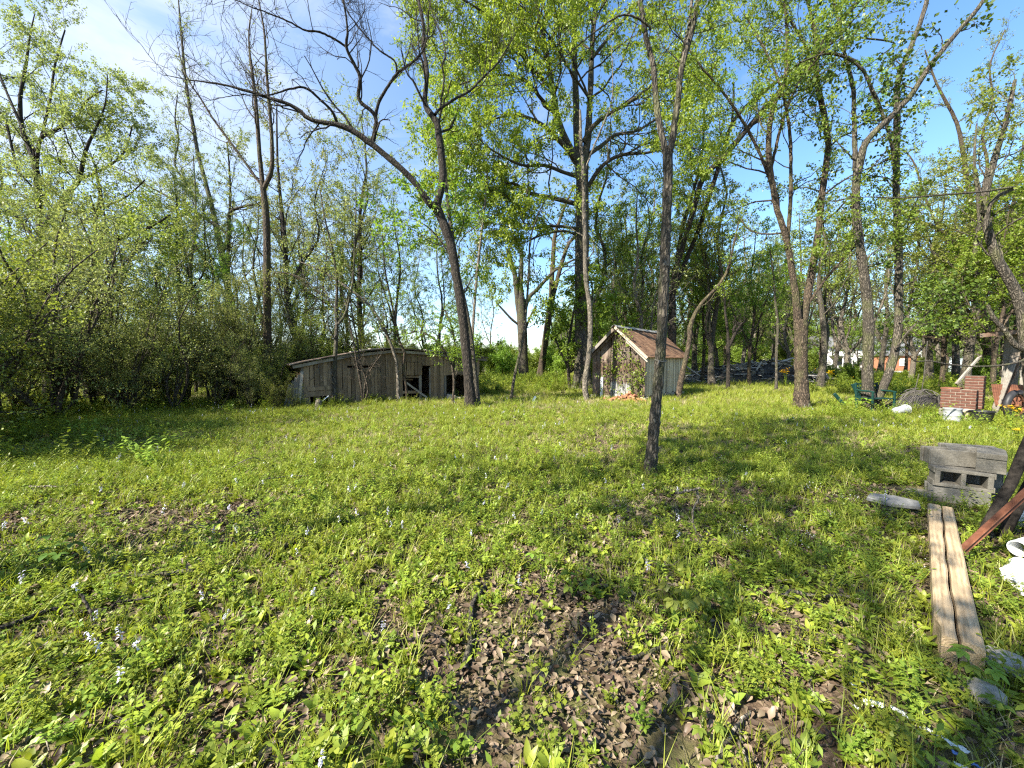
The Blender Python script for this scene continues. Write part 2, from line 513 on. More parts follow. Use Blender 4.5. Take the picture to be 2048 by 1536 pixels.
def tubes(PP, RR, S):
    """Vertices and quads of many tubes of the same length."""
    Mn, K, _ = PP.shape
    tan = np.empty_like(PP)
    tan[:, 1:-1] = PP[:, 2:] - PP[:, :-2]; tan[:, 0] = PP[:, 1] - PP[:, 0]; tan[:, -1] = PP[:, -1] - PP[:, -2]
    tan = unit(tan)
    mean = unit(PP[:, -1] - PP[:, 0])
    ref = np.where(np.abs(mean[:, 2:3]) < .75, np.array([[0, 0, 1.0]]), np.array([[1.0, 0.13, 0]]))
    u = unit(np.cross(tan, ref[:, None])); w = np.cross(tan, u)
    a = np.arange(S) * 2 * np.pi / S
    ring = u[:, :, None] * np.cos(a)[:, None] + w[:, :, None] * np.sin(a)[:, None]
    rr = RR[:, :, None, None]
    if S >= 8:
        rr = rr * (1 + .035 * RNG.normal(size=(Mn, K, S, 1)) + .035 * RNG.normal(size=(Mn, K, 1, 1)))
    V = PP[:, :, None] + ring * rr
    b = (np.arange(Mn) * K * S)[:, None, None] + (np.arange(K - 1) * S)[None, :, None]
    k = np.arange(S)[None, None]; k2 = (k + 1) % S
    q = np.stack([b + k, b + k2, b + k2 + S, b + k + S], -1).reshape(-1, 4)
    return V.reshape(-1, 3), q

def join(parts):
    vs, qs, n = [], [], 0
    for v, q in parts:
        vs.append(v); qs.append(q + n); n += len(v)
    return np.concatenate(vs), np.concatenate(qs)

def leaves(PP, per, size, spread=.06, t0=.25, droop=.35, aspect=.5, flat=.5):
    """A folded rhombus per leaf round the ends of twigs."""
    N, K, _ = PP.shape
    n = int(per * N)
    idx = RNG.integers(0, N, n)
    t = t0 + (1 - t0) * RNG.random(n) ** .7
    f = np.clip(t * (K - 1), 0, K - 1.001); i = f.astype(int); fr = (f - i)[:, None]
    p = PP[idx, i] * (1 - fr) + PP[idx, i + 1] * fr
    p = p + RNG.normal(0, spread, (n, 3))
    tan = unit(PP[idx, i + 1] - PP[idx, i])
    d = unit(tan * .5 + RNG.normal(0, .7, (n, 3)) + np.array([0, 0, -droop]))
    nr = RNG.normal(0, 1, (n, 3)) * (1 - flat) + np.array([0, 0, 1.0]) * flat
    s = unit(np.cross(d, nr)); nn = np.cross(s, d)
    l = (size * RNG.uniform(.6, 1.3, n))[:, None]
    w = l * aspect * .5
    mid = p + d * l * .45 - nn * l * .06
    tip = p + d * l
    V = np.stack([p, mid + s * w + nn * l * .05, tip, mid - s * w + nn * l * .05], 1).reshape(-1, 3)
    q = np.arange(n * 4).reshape(n, 4)
    var = np.clip(RNG.normal(.5, .28, n), 0, 1)
    return V, q, var

def flare(P_, R_, amt=.7, h=.35):
    z = P_[:, 2] - P_[0, 2]
    R_ *= 1 + amt * np.exp(-z / h)

def make_tree(name, label, cat, base, skel, levels, leaf=None, bark="bark_grey", bark2=None, group=None,
              K0=14, S0=9, jit=.0, fl=.5, leaf_from=None, extra_leaf=None):
    """skel: list of (points, radii, sprouts) in world space; the first starts at the base. levels: kwargs for children()."""
    base = np.asarray(base, float)
    root = thing(name, label, cat, base, group=group)
    lv0P, lv0R, grown = [], [], []
    for j, sk in enumerate(skel):
        q, r = resample(np.asarray(sk[0]) - base, sk[1], K0, jit)
        if j == 0 and fl: flare(q, r, fl)
        lv0P.append(q); lv0R.append(r); grown.append(sk[2] if len(sk) > 2 else 1)
    lv0P, lv0R = np.array(lv0P), np.array(lv0R)
    wood = [tubes(lv0P, lv0R, S0)]
    sel = np.array(grown, bool)
    cur = (lv0P[sel], lv0R[sel]) if sel.any() else (lv0P, lv0R)
    lev = []
    for i, kw in enumerate(levels):
        kw = dict(kw); S = kw.pop("S", 4 if i == 0 else 3)
        cur = children(cur[0], cur[1], **kw)
        lev.append(cur)
        wood.append(tubes(cur[0], cur[1], S))
    V, Q = join(wood)
    me = mesh_np("trunk", V, Q, smooth=True)
    me.materials.append(M[bark])
    if bark2:
        me.materials.append(M[bark2]); mi = np.ones(len(Q), np.int32); mi[:len(wood[0][1])] = 0
        me.polygons.foreach_set("material_index", mi)
    obj("trunk", me, None, root)
    if leaf:
        kw = dict(leaf); mat = kw.pop("mat"); src = kw.pop("src", -1)
        Pl = lev[src][0] if lev else lv0P
        V, Q, var = leaves(Pl, **kw)
        obj("crown", mesh_np("crown", V, Q, var=var), M[mat], root)
    return root

def auto_skel(base, h, r, lean=(0, 0), wob=.03, forks=0, fork_t=.4, spread=.25):
    base = np.asarray(base, float)
    n = 7
    z = np.linspace(0, 1, n)
    pts = base + np.stack([lean[0] * z ** 1.4, lean[1] * z ** 1.4, h * z], 1)
    pts[1:] += RNG.normal(0, wob * h * .35, (n - 1, 3)) * np.array([1, 1, .2])
    sk = [(pts, r * (1 - .85 * z ** .9), 1)]
    for _ in range(forks):
        ft = fork_t * RNG.uniform(.7, 1.3)
        i = int(ft * (n - 1)); p0 = pts[i]
        a = RNG.uniform(0, 6.28); zz = np.linspace(0, 1, 5)
        ln = h * (1 - ft) * RNG.uniform(.75, 1.0)
        dx = np.stack([np.cos(a) * spread * ln * zz ** .8, np.sin(a) * spread * ln * zz ** .8, ln * zz ** 1.1], 1)
        q = p0 + dx; q[1:] += RNG.normal(0, wob * h * .3, (4, 3)) * np.array([1, 1, .2])
        sk.append((q, r * .6 * (1 - ft * .5) * (1 - .85 * zz), 1))
    return sk

def px(pts, Y, dy=0.0, w0=None, w1=None):
    """Skeleton of a limb read off the photograph: (u, v[, width]) at depth Y, drifting by dy towards its end."""
    n = len(pts)
    W = []
    out = []
    for i, p in enumerate(pts):
        yy = Y + dy * i / max(n - 1, 1)
        out.append(P(p[0], p[1], yy))
        w = p[2] if len(p) > 2 else (w0 + (w1 - w0) * i / (n - 1))
        W.append(w / 2 * yy / F_PX)
    return np.array(out), np.array(W)

def on_ground(u, v):
    g = G(u, v); g[2] = float(gz(g[0], g[1])) - .04
    return g
# ------------------------------------------------------------------ trees read off the photograph
def ptree(name, label, base_uv, limbs, levels, leaf=None, Y=None, cat="tree", **kw):
    if Y is None: Y = G(*base_uv)[1]
    b = P(base_uv[0], base_uv[1], Y); b[2] = float(gz(b[0], b[1])) - .04
    sk = []
    for j, lb in enumerate(limbs):
        pts, dy = lb[0], (lb[1] if len(lb) > 1 else 0.0)
        q, r = px(pts, Y, dy)
        if j == 0: q[0] = b
        sk.append((q, r, lb[2] if len(lb) > 2 else 1))
    return make_tree(name, label, cat, b, sk, levels, leaf, **kw)

BARE = [dict(n=7, L=1.3, ang=48, t0=.35, K=7, up=.10, wig=.26, rr=.42, rmin=.006, S=4),
        dict(n=5, L=.55, ang=45, t0=.2, K=5, up=.06, wig=.28, rr=.55, rmin=.0035)]

# the crooked dark tree that forks before the long shed
ptree("crooked_tree", "dark crooked tree with two bare forks standing before the open end of the long shed", (942, 815), [
    ([(942, 818, 21.3), (936, 740, 19.7), (926, 640, 18.0), (914, 560, 17.2), (904, 500, 17.2), (890, 455, 18.0), (872, 412, 18.9)], 0, 0),
    ([(872, 414, 16.4), (860, 408, 13.9), (840, 379, 12.3), (822, 357, 11.5), (802, 337, 11.5), (764, 305, 11.5), (740, 286, 11.5), (705, 261, 10.7), (673, 249, 9.0),
      (623, 240, 7.4), (597, 220, 7.4), (579, 209, 6.6), (535, 195, 5.7), (499, 183, 4.9), (437, 168, 3.3), (379, 160, 2.0), (330, 150, 1.0)], -1.6, 1),
    ([(742, 287, 9.0), (749, 269, 9.0), (750, 231, 7.4), (718, 199, 6.6), (720, 155, 6.6), (705, 122, 5.7), (693, 94, 5.7), (695, 64, 4.1), (690, 18, 3.3), (680, -30, 2.5)], -1.5, 1),
    ([(751, 232, 6.6), (756, 211, 5.7), (767, 187, 5.3), (793, 149, 4.9), (820, 128, 4.1), (840, 111, 3.7), (854, 76, 2.9), (858, 20, 2.0), (870, -30, 1.2)], -.8, 1),
    ([(793, 149, 3.7), (790, 123, 3.3), (758, 100, 2.9), (728, 67, 2.5), (705, 38, 2.0), (688, 10, 1.6), (675, -25, 0.8)], -.8, 1),
    ([(693, 94, 4.1), (670, 79, 4.1), (640, 64, 3.7), (611, 61, 3.3), (579, 44, 2.9), (529, 23, 2.5), (500, 13, 2.0), (420, -25, 1.2)], -1.6, 1),
    ([(675, 249, 5.7), (664, 223, 4.9), (640, 199, 4.5), (611, 176, 4.1), (579, 178, 3.3), (538, 190, 2.5), (480, 190, 1.6), (420, 200, 0.8)], -1.7, 1),
    ([(872, 414, 16.4), (878, 395, 13.9), (884, 366, 13.1), (885, 337, 13.1), (878, 278, 12.3), (872, 243, 12.3), (854, 217, 11.5), (850, 199, 9.0), (854, 146, 8.2),
      (850, 117, 7.4), (846, 97, 6.6), (848, 58, 6.6), (840, 14, 5.7), (833, -40, 4.9)], .8, 1),
    ([(870, 230, 5.7), (881, 217, 4.9), (913, 196, 4.5), (939, 182, 4.1), (969, 152, 3.7), (995, 126, 2.9), (1030, 70, 1.6)], .9, 1),
    ([(880, 217, 3.7), (888, 161, 3.3), (884, 132, 2.9), (891, 108, 2.5), (884, 76, 2.5), (866, 29, 2.0), (850, -20, 1.6)], .4, 1),
    ], [dict(n=11, L=2.3, ang=46, t0=.25, K=9, up=.07, wig=.22, rr=.45, rmin=.010, S=4),
        dict(n=6, L=.9, ang=48, t0=.15, K=6, up=.05, wig=.24, rr=.55, rmin=.006), dict(n=3, L=.35, ang=45, K=4, wig=.25, rmin=.004)],
    bark="bark_dark", K0=52, S0=12, fl=.5, jit=.004)

# its pale companion
ptree("slim_tree", "slim pale grey trunk growing close behind the crooked dark tree", (955, 812), [
    ([(955, 812, 11.9), (948, 740, 11.0), (944, 690, 10.2), (930, 610, 9.3), (918, 560, 9.3), (908, 500, 8.5), (900, 440, 7.6), (893, 380, 6.0), (890, 320, 4.2), (880, 250, 2.5)], .6, 1),
    ([(918, 558, 5.1), (905, 520, 4.2), (880, 480, 3.4), (850, 450, 2.1), (820, 436, 1.3)], .4, 1)],
    [dict(n=16, L=2.6, ang=55, t0=.35, K=7, up=.06, wig=.2, rr=.35), dict(n=6, L=.9, ang=48, K=5, wig=.2, up=-.02)],
    dict(mat="leaf_bright", per=22, size=.12, spread=.07), bark="bark_grey")

# the slim V tree in front
ptree("forked_tree", "slim straight grey trunk alone on the lawn in front, forking into a V high up", (1300, 942), [
    ([(1300, 944, 22.8), (1306, 880, 20.5), (1313, 800, 19.8), (1322, 690, 19.8), (1328, 560, 19.8), (1333, 440, 18.2), (1336, 350, 17.5), (1335, 312, 18.2)], 0, 0),
    ([(1334, 318, 12.2), (1326, 280, 11.4), (1318, 245, 11.4), (1311, 190, 10.6), (1306, 130, 9.9), (1292, 75, 9.1), (1281, 5, 8.4), (1270, -70, 6.1)], .2, 1),
    ([(1337, 318, 12.9), (1346, 270, 12.2), (1356, 200, 11.4), (1361, 150, 10.6), (1374, 95, 9.9), (1388, 45, 9.1), (1398, -10, 8.4), (1406, -80, 6.1)], -.1, 1),
    ([(1361, 152, 6.8), (1370, 90, 6.8), (1380, 40, 6.1), (1384, -20, 5.3), (1380, -90, 3.8)], .1, 1),
    ([(1302, 60, 3.8), (1285, 42, 3.8), (1250, 30, 3.4), (1215, 45, 3.0), (1170, 80, 2.7), (1130, 115, 2.3), (1085, 165, 1.9), (1050, 205, 1.1)], -.3, 0)],
    [dict(n=7, L=1.0, ang=55, t0=.35, K=6, up=.05, wig=.2, rr=.25, rmin=.004), dict(n=4, L=.4, ang=45, K=5, wig=.2)],
    dict(mat="leaf_bright", per=9, size=.065, spread=.04), bark="bark_grey", K0=80, S0=18, fl=.25, jit=.003)

# the great oak
ptree("oak_tree", "largest tree, a tall broad oak with heavy limbs and yellow-green crown beside the small shed", (1166, 780), [
    ([(1166, 782, 36.8), (1164, 720, 28.8), (1164, 620, 28.0), (1164, 520, 27.2), (1164, 440, 25.6), (1164, 360, 24.0), (1163, 310, 25.6)], 0, 0),
    ([(1160, 330, 17.6), (1137, 293, 14.4), (1114, 234, 12.8), (1105, 176, 11.2), (1096, 123, 9.6), (1080, 40, 8.0), (1060, -60, 5.6), (1040, -170, 2.4)], -1.5),
    ([(1163, 330, 17.6), (1155, 290, 14.4), (1152, 200, 12.0), (1149, 117, 10.4), (1150, 20, 8.8), (1145, -90, 6.4), (1150, -220, 2.4)], .5),
    ([(1168, 330, 16.0), (1176, 270, 12.8), (1181, 180, 11.2), (1183, 117, 9.6), (1190, 20, 8.0), (1205, -90, 4.8), (1225, -200, 2.4)], 1.5),
    ([(1152, 322, 11.2), (1137, 302, 9.6), (1108, 270, 8.0), (1079, 246, 7.2), (1035, 230, 5.6), (995, 236, 4.0), (950, 258, 2.4)], -3),
    ([(1161, 354, 8.8), (1131, 346, 7.2), (1090, 331, 6.4), (1047, 331, 4.8), (1010, 315, 4.0), (970, 290, 3.2), (950, 265, 1.6)], -4),
    ([(1149, 407, 9.6), (1102, 395, 8.0), (1061, 387, 7.2), (1023, 366, 5.6), (982, 381, 4.0), (940, 372, 2.4), (905, 380, 1.6)], -2),
    ([(1176, 373, 8.8), (1205, 331, 7.2), (1243, 310, 6.4), (1298, 305, 4.8), (1350, 290, 3.2), (1400, 300, 1.6)], -2),
    ([(1178, 308, 8.8), (1205, 290, 7.2), (1231, 270, 6.4), (1275, 261, 4.8), (1320, 235, 3.2), (1370, 225, 1.6)], 2),
    ([(1167, 284, 9.6), (1184, 255, 8.8), (1213, 231, 7.2), (1266, 199, 6.4), (1325, 152, 4.8), (1380, 95, 3.2), (1420, 40, 1.6)], -1),
    ([(1105, 178, 7.2), (1075, 150, 6.4), (1040, 105, 5.6), (1010, 60, 4.8), (960, 20, 4.0), (910, -10, 2.4)], -3),
    ([(1112, 230, 7.2), (1080, 195, 6.4), (1050, 160, 5.6), (1000, 150, 4.0), (950, 160, 3.2), (900, 175, 1.6)], -2),
    ([(1098, 120, 6.4), (1060, 60, 5.6), (1000, 0, 4.8), (930, -60, 4.0), (850, -110, 1.6)], -2),
    ([(1183, 118, 6.4), (1230, 60, 5.6), (1280, 0, 4.8), (1340, -60, 3.2), (1400, -110, 1.6)], 0),
    ([(1152, 457, 6.4), (1110, 452, 5.6), (1060, 456, 4.8), (1030, 450, 3.2), (990, 430, 2.4), (950, 425, 1.6)], -2),
    ([(1150, 468, 5.6), (1125, 462, 4.8), (1085, 470, 3.6), (1050, 485, 2.4), (1030, 490, 1.6)], -1),
    ([(1150, 20, 4.8), (1110, -60, 4.0), (1060, -140, 2.4), (1020, -200, 1.6)], 2),
    ([(1096, 123, 4.8), (1050, 90, 4.0), (990, 95, 3.2), (930, 110, 2.4), (860, 100, 1.6)], 1),
    ([(1180, 200, 4.8), (1140, 140, 4.0), (1090, 60, 3.2), (1040, 10, 2.4)], -4),
    ],
    [dict(n=17, L=5.4, ang=52, t0=.2, K=7, up=.01, wig=.2, rr=.4, rmin=.012, S=4),
     dict(n=7, L=1.7, ang=46, t0=.25, K=6, up=-.02, wig=.22, rr=.5, rmin=.007)],
    dict(mat="leaf_oak", per=66, size=.15, spread=.10, droop=.6, aspect=.42), bark="bark_grey", bark2="bark_brown", K0=20, S0=14, fl=.5)

# the pale sapling right in front of the oak
ptree("sapling", "thin pale spotted stem rising right in front of the great oak's trunk", (1174, 800), [
    ([(1174, 802, 11), (1170, 765, 11), (1179, 700, 10), (1180, 620, 10), (1172, 560, 9), (1170, 480, 9), (1168, 400, 8), (1166, 340, 7), (1162, 280, 6), (1160, 220, 4)], 0, 1),
    ([(1167, 350, 4), (1185, 300, 3.5), (1210, 240, 3), (1225, 190, 2), (1223, 90, 1.5)], .3, 1)],
    [dict(n=8, L=1.3, ang=55, t0=.3, K=6, up=.05, wig=.2, rr=.35), dict(n=4, L=.5, ang=45, K=5)],
    dict(mat="leaf_bright", per=6, size=.10), bark="bark_pale", K0=40, fl=.2, jit=.004)

# the snag
ptree("dead_snag", "broken dead tree with jagged snapped limbs standing beyond the lawn", (1047, 752), [
    ([(1047, 754, 19), (1046, 700, 18), (1044, 650, 20), (1042, 610, 20), (1040, 570, 11), (1043, 530, 9), (1042, 498, 7)], 0, 0),
    ([(1040, 640, 12), (1034, 590, 11), (1030, 550, 10), (1021, 520, 8), (1015, 497, 7)], -.5, 0),
    ([(1015, 520, 5), (1008, 512, 4), (1002, 508, 3)], -.2, 0),
    ([(1044, 645, 11), (1055, 600, 9), (1078, 575, 7), (1100, 550, 6), (1118, 535, 5), (1150, 518, 3)], .5, 1),
    ([(1042, 652, 6), (1025, 640, 5), (1008, 622, 4), (996, 609, 3.5)], -.8, 0),
    ([(1050, 660, 6), (1062, 630, 4), (1072, 612, 3.5), (1068, 622, 3)], -.5, 0),
    ([(1042, 505, 5), (1035, 490, 5), (1022, 476, 4)], 0, 0)],
    [dict(n=4, L=1.6, ang=50, K=6, wig=.3, rr=.35), dict(n=3, L=.6, ang=45, K=5, wig=.3)],
    None, Y=34, bark="bark_grey", K0=16, S0=12, fl=.3)

# twin stems behind the snag
ptree("twin_tree", "leafless tree splitting into two leaning stems just beyond the broken dead tree", (1080, 750), [
    ([(1080, 752, 15), (1087, 710, 14), (1095, 650, 13), (1102, 608, 13)], 0, 0),
    ([(1101, 615, 10), (1103, 570, 10), (1106, 520, 9), (1110, 470, 8), (1120, 440, 6), (1135, 400, 4), (1150, 370, 2)], .5, 1),
    ([(1103, 612, 9), (1112, 570, 8), (1124, 525, 8), (1136, 490, 7), (1150, 472, 6), (1170, 440, 4), (1190, 420, 2)], 1, 1)],
    [dict(n=9, L=3.2, ang=50, K=7, wig=.22, rr=.35), dict(n=6, L=1.2, ang=45, K=5, wig=.25)],
    None, Y=36, bark="bark_brown", K0=16)

# right: the stout tree with upright stems
ptree("multistem_tree", "stout grey-brown trunk opening into upright stems, standing between small shed and green bench", (1604, 816), [
    ([(1604, 818, 24.1), (1603, 770, 22.4), (1602, 720, 21.5), (1602, 670, 23.2), (1601, 640, 23.2)], 0, 0),
    ([(1597, 660, 14.6), (1592, 600, 12.9), (1584, 540, 11.2), (1571, 473, 11.2), (1556, 425, 10.3), (1548, 385, 10.3), (1540, 342, 10.3), (1537, 277, 9.5), (1546, 215, 8.6), (1569, 163, 7.7), (1575, 90, 6.0), (1570, 10, 4.3), (1565, -60, 2.6)], -.5),
    ([(1606, 655, 14.6), (1614, 600, 12.9), (1626, 530, 12.0), (1637, 460, 11.2), (1643, 400, 10.3), (1652, 330, 10.3), (1657, 290, 10.3), (1648, 230, 9.5), (1634, 160, 8.6), (1634, 90, 6.9), (1620, 20, 5.2), (1600, -60, 3.4)], .6),
    ([(1586, 555, 6.9), (1575, 500, 6.9), (1580, 420, 6.9), (1582, 330, 6.0), (1578, 250, 5.2), (1560, 170, 4.3), (1530, 100, 3.4), (1490, 30, 2.6)], -.3),
    ([(1550, 395, 6.0), (1525, 320, 5.2), (1490, 250, 5.2), (1450, 190, 4.3), (1400, 130, 3.4), (1350, 60, 1.7)], -1),
    ([(1541, 345, 5.2), (1560, 260, 5.2), (1590, 180, 4.3), (1640, 110, 3.4), (1690, 60, 2.6), (1740, 0, 1.7)], -1.5),
    ([(1634, 150, 5.2), (1610, 90, 4.3), (1580, 40, 4.3), (1550, -20, 3.4)], .5),
    ([(1612, 615, 5.2), (1650, 560, 4.3), (1680, 525, 3.4), (1712, 490, 3.0), (1730, 470, 2.6)], -.4),
    ],
    [dict(n=15, L=2.9, ang=48, t0=.28, K=7, up=.05, wig=.2, rr=.35, rmin=.007),
     dict(n=6, L=.95, ang=46, K=6, wig=.22, up=-.01)],
    dict(mat="leaf_mid", per=48, size=.085, spread=.07, droop=.4), bark="bark_brown", K0=46, S0=14, fl=.45, jit=.004)

# right: the V shaped pair over the bench
ptree("vee_tree", "grey mottled tree with two trunks in a V in front of the green bench", (1742, 822), [
    ([(1738, 824, 21.1), (1736, 790, 18.5), (1735, 740, 17.6), (1737, 680, 17.6), (1735, 610, 16.7), (1727, 540, 15.0), (1718, 480, 14.1), (1712, 420, 13.2), (1713, 360, 13.2), (1722, 315, 13.2), (1735, 280, 11.4),
      (1774, 241, 10.6), (1800, 214, 9.7), (1823, 189, 8.8), (1862, 130, 8.8), (1914, 65, 7.9), (1945, 30, 7.0), (1975, -10, 6.2), (2030, -80, 4.4)], -1.0),
    ([(1745, 822, 17.6), (1756, 795, 15.8), (1772, 760, 15.0), (1788, 710, 14.1), (1797, 650, 13.2), (1797, 580, 12.3), (1797, 500, 11.4), (1794, 430, 11.4), (1792, 342, 10.6), (1794, 228, 9.7), (1797, 156, 8.8), (1823, 91, 7.9), (1850, 15, 7.0), (1866, -60, 5.3)], .5),
    ([(1712, 375, 8.8), (1710, 300, 7.9), (1708, 230, 7.0), (1706, 175, 7.0), (1690, 110, 5.3), (1680, 55, 4.4), (1665, -10, 3.5)], .2),
    ([(1790, 345, 5.3), (1785, 300, 5.3), (1770, 240, 5.3), (1745, 180, 5.3), (1725, 140, 4.4), (1690, 115, 4.4), (1650, 108, 3.5), (1600, 125, 2.6)], -.4),
    ([(1790, 700, 4.4), (1815, 665, 3.5), (1850, 630, 2.6), (1885, 595, 1.8)], -.5),
    ],
    [dict(n=13, L=1.6, ang=52, t0=.28, K=7, up=.02, wig=.2, rr=.28, rmin=.006),
     dict(n=5, L=.6, ang=48, K=5, wig=.22, up=-.05)],
    dict(mat="leaf_deep", per=13, size=.105, spread=.10, droop=.6, aspect=.75), bark="bark_grey", K0=60, S0=14, fl=.35, jit=.004)

# the dark tree rising behind the small shed, leaning right over everything
ptree("leaning_tree", "dark tree behind the small shed throwing two long limbs far to the right", (1346, 775), [
    ([(1346, 777, 17), (1345, 700, 16), (1344, 634, 15), (1345, 582, 13)], 0, 0),
    ([(1344, 590, 12), (1352, 540, 11), (1369, 480, 10), (1390, 410, 10), (1405, 358, 10), (1449, 312, 10), (1498, 254, 10), (1535, 212, 10), (1563, 179, 9), (1628, 107, 9), (1683, 42, 8), (1719, 0, 7), (1770, -60, 5)], -4),
    ([(1346, 590, 10), (1362, 545, 9), (1385, 490, 8), (1405, 436, 8), (1432, 350, 8), (1450, 290, 7), (1464, 246, 7), (1500, 205, 7), (1546, 169, 7), (1590, 135, 6), (1625, 110, 6), (1665, 105, 5), (1695, 115, 5), (1722, 130, 4.5), (1737, 165, 4.5), (1755, 215, 4), (1772, 240, 3)], -3),
    ([(1464, 246, 5), (1467, 200, 4), (1467, 165, 3)], -.3, 0),
    ([(1343, 640, 9), (1350, 560, 8), (1362, 470, 7), (1382, 400, 6), (1400, 330, 5), (1408, 250, 4), (1404, 170, 2)], 1),
    ([(1500, 252, 5), (1560, 215, 4), (1620, 165, 3.5), (1690, 82, 3.5), (1740, 78, 3), (1788, 86, 2.5), (1770, 105, 2), (1730, 135, 1.5)], 0, 0),
    ],
    [dict(n=15, L=3.4, ang=45, t0=.25, K=7, up=.05, wig=.2, rr=.32, rmin=.007), dict(n=6, L=1.0, ang=46, K=6, wig=.2, up=-.02)],
    dict(mat="leaf_bright", per=62, size=.088, spread=.07, droop=.4), bark="bark_dark", K0=30, S0=10, fl=.3)

# curved stem at the shed's far corner
ptree("bent_sapling", "bent brown stem leaning against the far right corner of the small shed", (1356, 793), [
    ([(1356, 795, 12), (1362, 760, 11), (1370, 725, 10), (1379, 680, 9), (1381, 650, 9), (1400, 611, 7), (1441, 566, 6), (1459, 530, 5), (1465, 500, 4), (1478, 440, 2)], 0, 1)],
    [dict(n=9, L=1.4, ang=50, t0=.5, K=6, up=.08, wig=.2, rr=.4), dict(n=5, L=.6, ang=45, K=5)],
    dict(mat="leaf_mid", per=14, size=.09), Y=15.6, bark="bark_brown", K0=22, fl=.15)

# far right edge: two trunks leaning into each other
ptree("arching_tree", "brown trunk near the brick fireplace with limbs arching up to the left", (1988, 772), [
    ([(1986, 790, 16.2), (1982, 740, 14.8), (1975, 690, 13.5), (1966, 640, 12.2), (1955, 580, 11.5), (1935, 530, 10.1), (1910, 490, 8.8), (1890, 470, 7.4), (1865, 452, 6.1), (1830, 440, 4.7), (1800, 420, 3.4), (1770, 395, 2.0)], -1),
    ([(1968, 655, 8.8), (1962, 600, 8.1), (1950, 540, 8.1), (1945, 480, 8.1), (1943, 420, 7.4), (1930, 330, 6.8), (1915, 250, 5.4), (1890, 200, 4.7), (1870, 160, 3.4), (1850, 100, 2.0)], .6),
    ([(1980, 720, 7.4), (1966, 690, 6.8), (1950, 660, 6.1), (1935, 620, 5.4), (1910, 590, 4.7), (1890, 570, 4.0), (1870, 545, 2.7), (1850, 540, 2.0)], -.6),
    ([(1945, 470, 5.4), (1960, 400, 4.7), (1975, 330, 4.7), (1965, 270, 4.0), (1985, 200, 3.4), (1980, 130, 2.7), (2010, 60, 2.0)], .8),
    ([(1918, 500, 5.4), (1890, 480, 4.7), (1865, 430, 4.0), (1845, 380, 3.4), (1830, 330, 2.7), (1810, 300, 2.0)], 1),
    ],
    [dict(n=15, L=2.3, ang=50, t0=.3, K=7, up=.05, wig=.22, rr=.38, rmin=.007), dict(n=7, L=.9, ang=46, K=6, wig=.22, rmin=.005)],
    dict(mat="leaf_olive", per=24, size=.085, spread=.05), bark="bark_brown", K0=26, S0=12, fl=.2)

ptree("edge_tree", "pale grey curving trunk leaning over the dark corner shed at the yard's edge", (2075, 850), [
    ([(2078, 852, 28.9), (2070, 800, 25.5), (2062, 740, 22.1), (2053, 680, 20.4), (2045, 620, 18.7), (2025, 570, 16.1), (2000, 530, 14.4), (1984, 490, 13.6), (1972, 440, 12.8), (1968, 400, 11.9), (1985, 330, 10.2), (2010, 250, 7.6), (2030, 160, 5.1)], .4),
    ([(2050, 700, 10.2), (2030, 690, 8.5), (2012, 665, 7.6), (1990, 640, 6.8), (1975, 610, 5.1)], .1, 0),
    ([(2062, 715, 5.1), (2020, 728, 3.8), (1960, 733, 3.4), (1900, 729, 3.0), (1860, 722, 2.5), (1830, 722, 2.1), (1812, 705, 1.3), (1795, 690, 0.8)], -.6, 0),
    ([(1972, 450, 7.6), (1985, 400, 6.8), (2030, 375, 5.1), (1960, 384, 3.4), (1880, 390, 3.0), (1800, 396, 2.5), (1730, 394, 1.7), (1660, 402, 0.8)], -.5, 0),
    ],
    [dict(n=16, L=1.7, ang=50, t0=.45, K=7, up=.02, wig=.22, rr=.3, rmin=.005), dict(n=6, L=.7, ang=46, K=6, wig=.22)],
    dict(mat="leaf_mid", per=20, size=.085, spread=.05), bark="bark_grey", K0=26, S0=12, fl=.2)

# left: reddish straight trunk
ptree("straight_tree", "reddish brown straight trunk with flared foot beside the left end of the long shed", (541, 805), [
    ([(541, 807, 22.1), (538, 770, 17.0), (536, 700, 15.3), (534, 600, 13.6), (534, 500, 12.8), (532, 430, 11.9), (526, 376, 11.0)], 0, 0),
    ([(526, 378, 8.5), (519, 308, 7.6), (515, 250, 6.8), (511, 200, 6.0), (504, 140, 5.1), (499, 102, 3.4), (498, 60, 2.5), (505, 10, 1.3)], .3),
    ([(527, 378, 8.5), (543, 342, 7.6), (544, 290, 6.8), (541, 239, 6.0), (535, 170, 5.1), (533, 137, 4.2), (528, 60, 3.4), (516, -5, 1.7)], -.3),
    ([(524, 372, 5.1), (478, 308, 4.2), (450, 270, 4.2), (427, 239, 3.4), (400, 195, 3.0), (379, 164, 2.5), (362, 120, 1.7), (350, 60, 0.8)], -.6),
    ([(533, 560, 3.4), (560, 545, 2.5), (610, 560, 1.7), (650, 600, 0.8)], -.4)],
    [dict(n=15, L=2.2, ang=42, t0=.3, K=8, up=.08, wig=.22, rr=.4, rmin=.009), dict(n=6, L=.8, ang=45, K=6, wig=.26, rmin=.006)],
    dict(mat="leaf_bright", per=2.2, size=.085, spread=.05, src=0), bark="bark_brown", K0=22, S0=12, fl=.35)

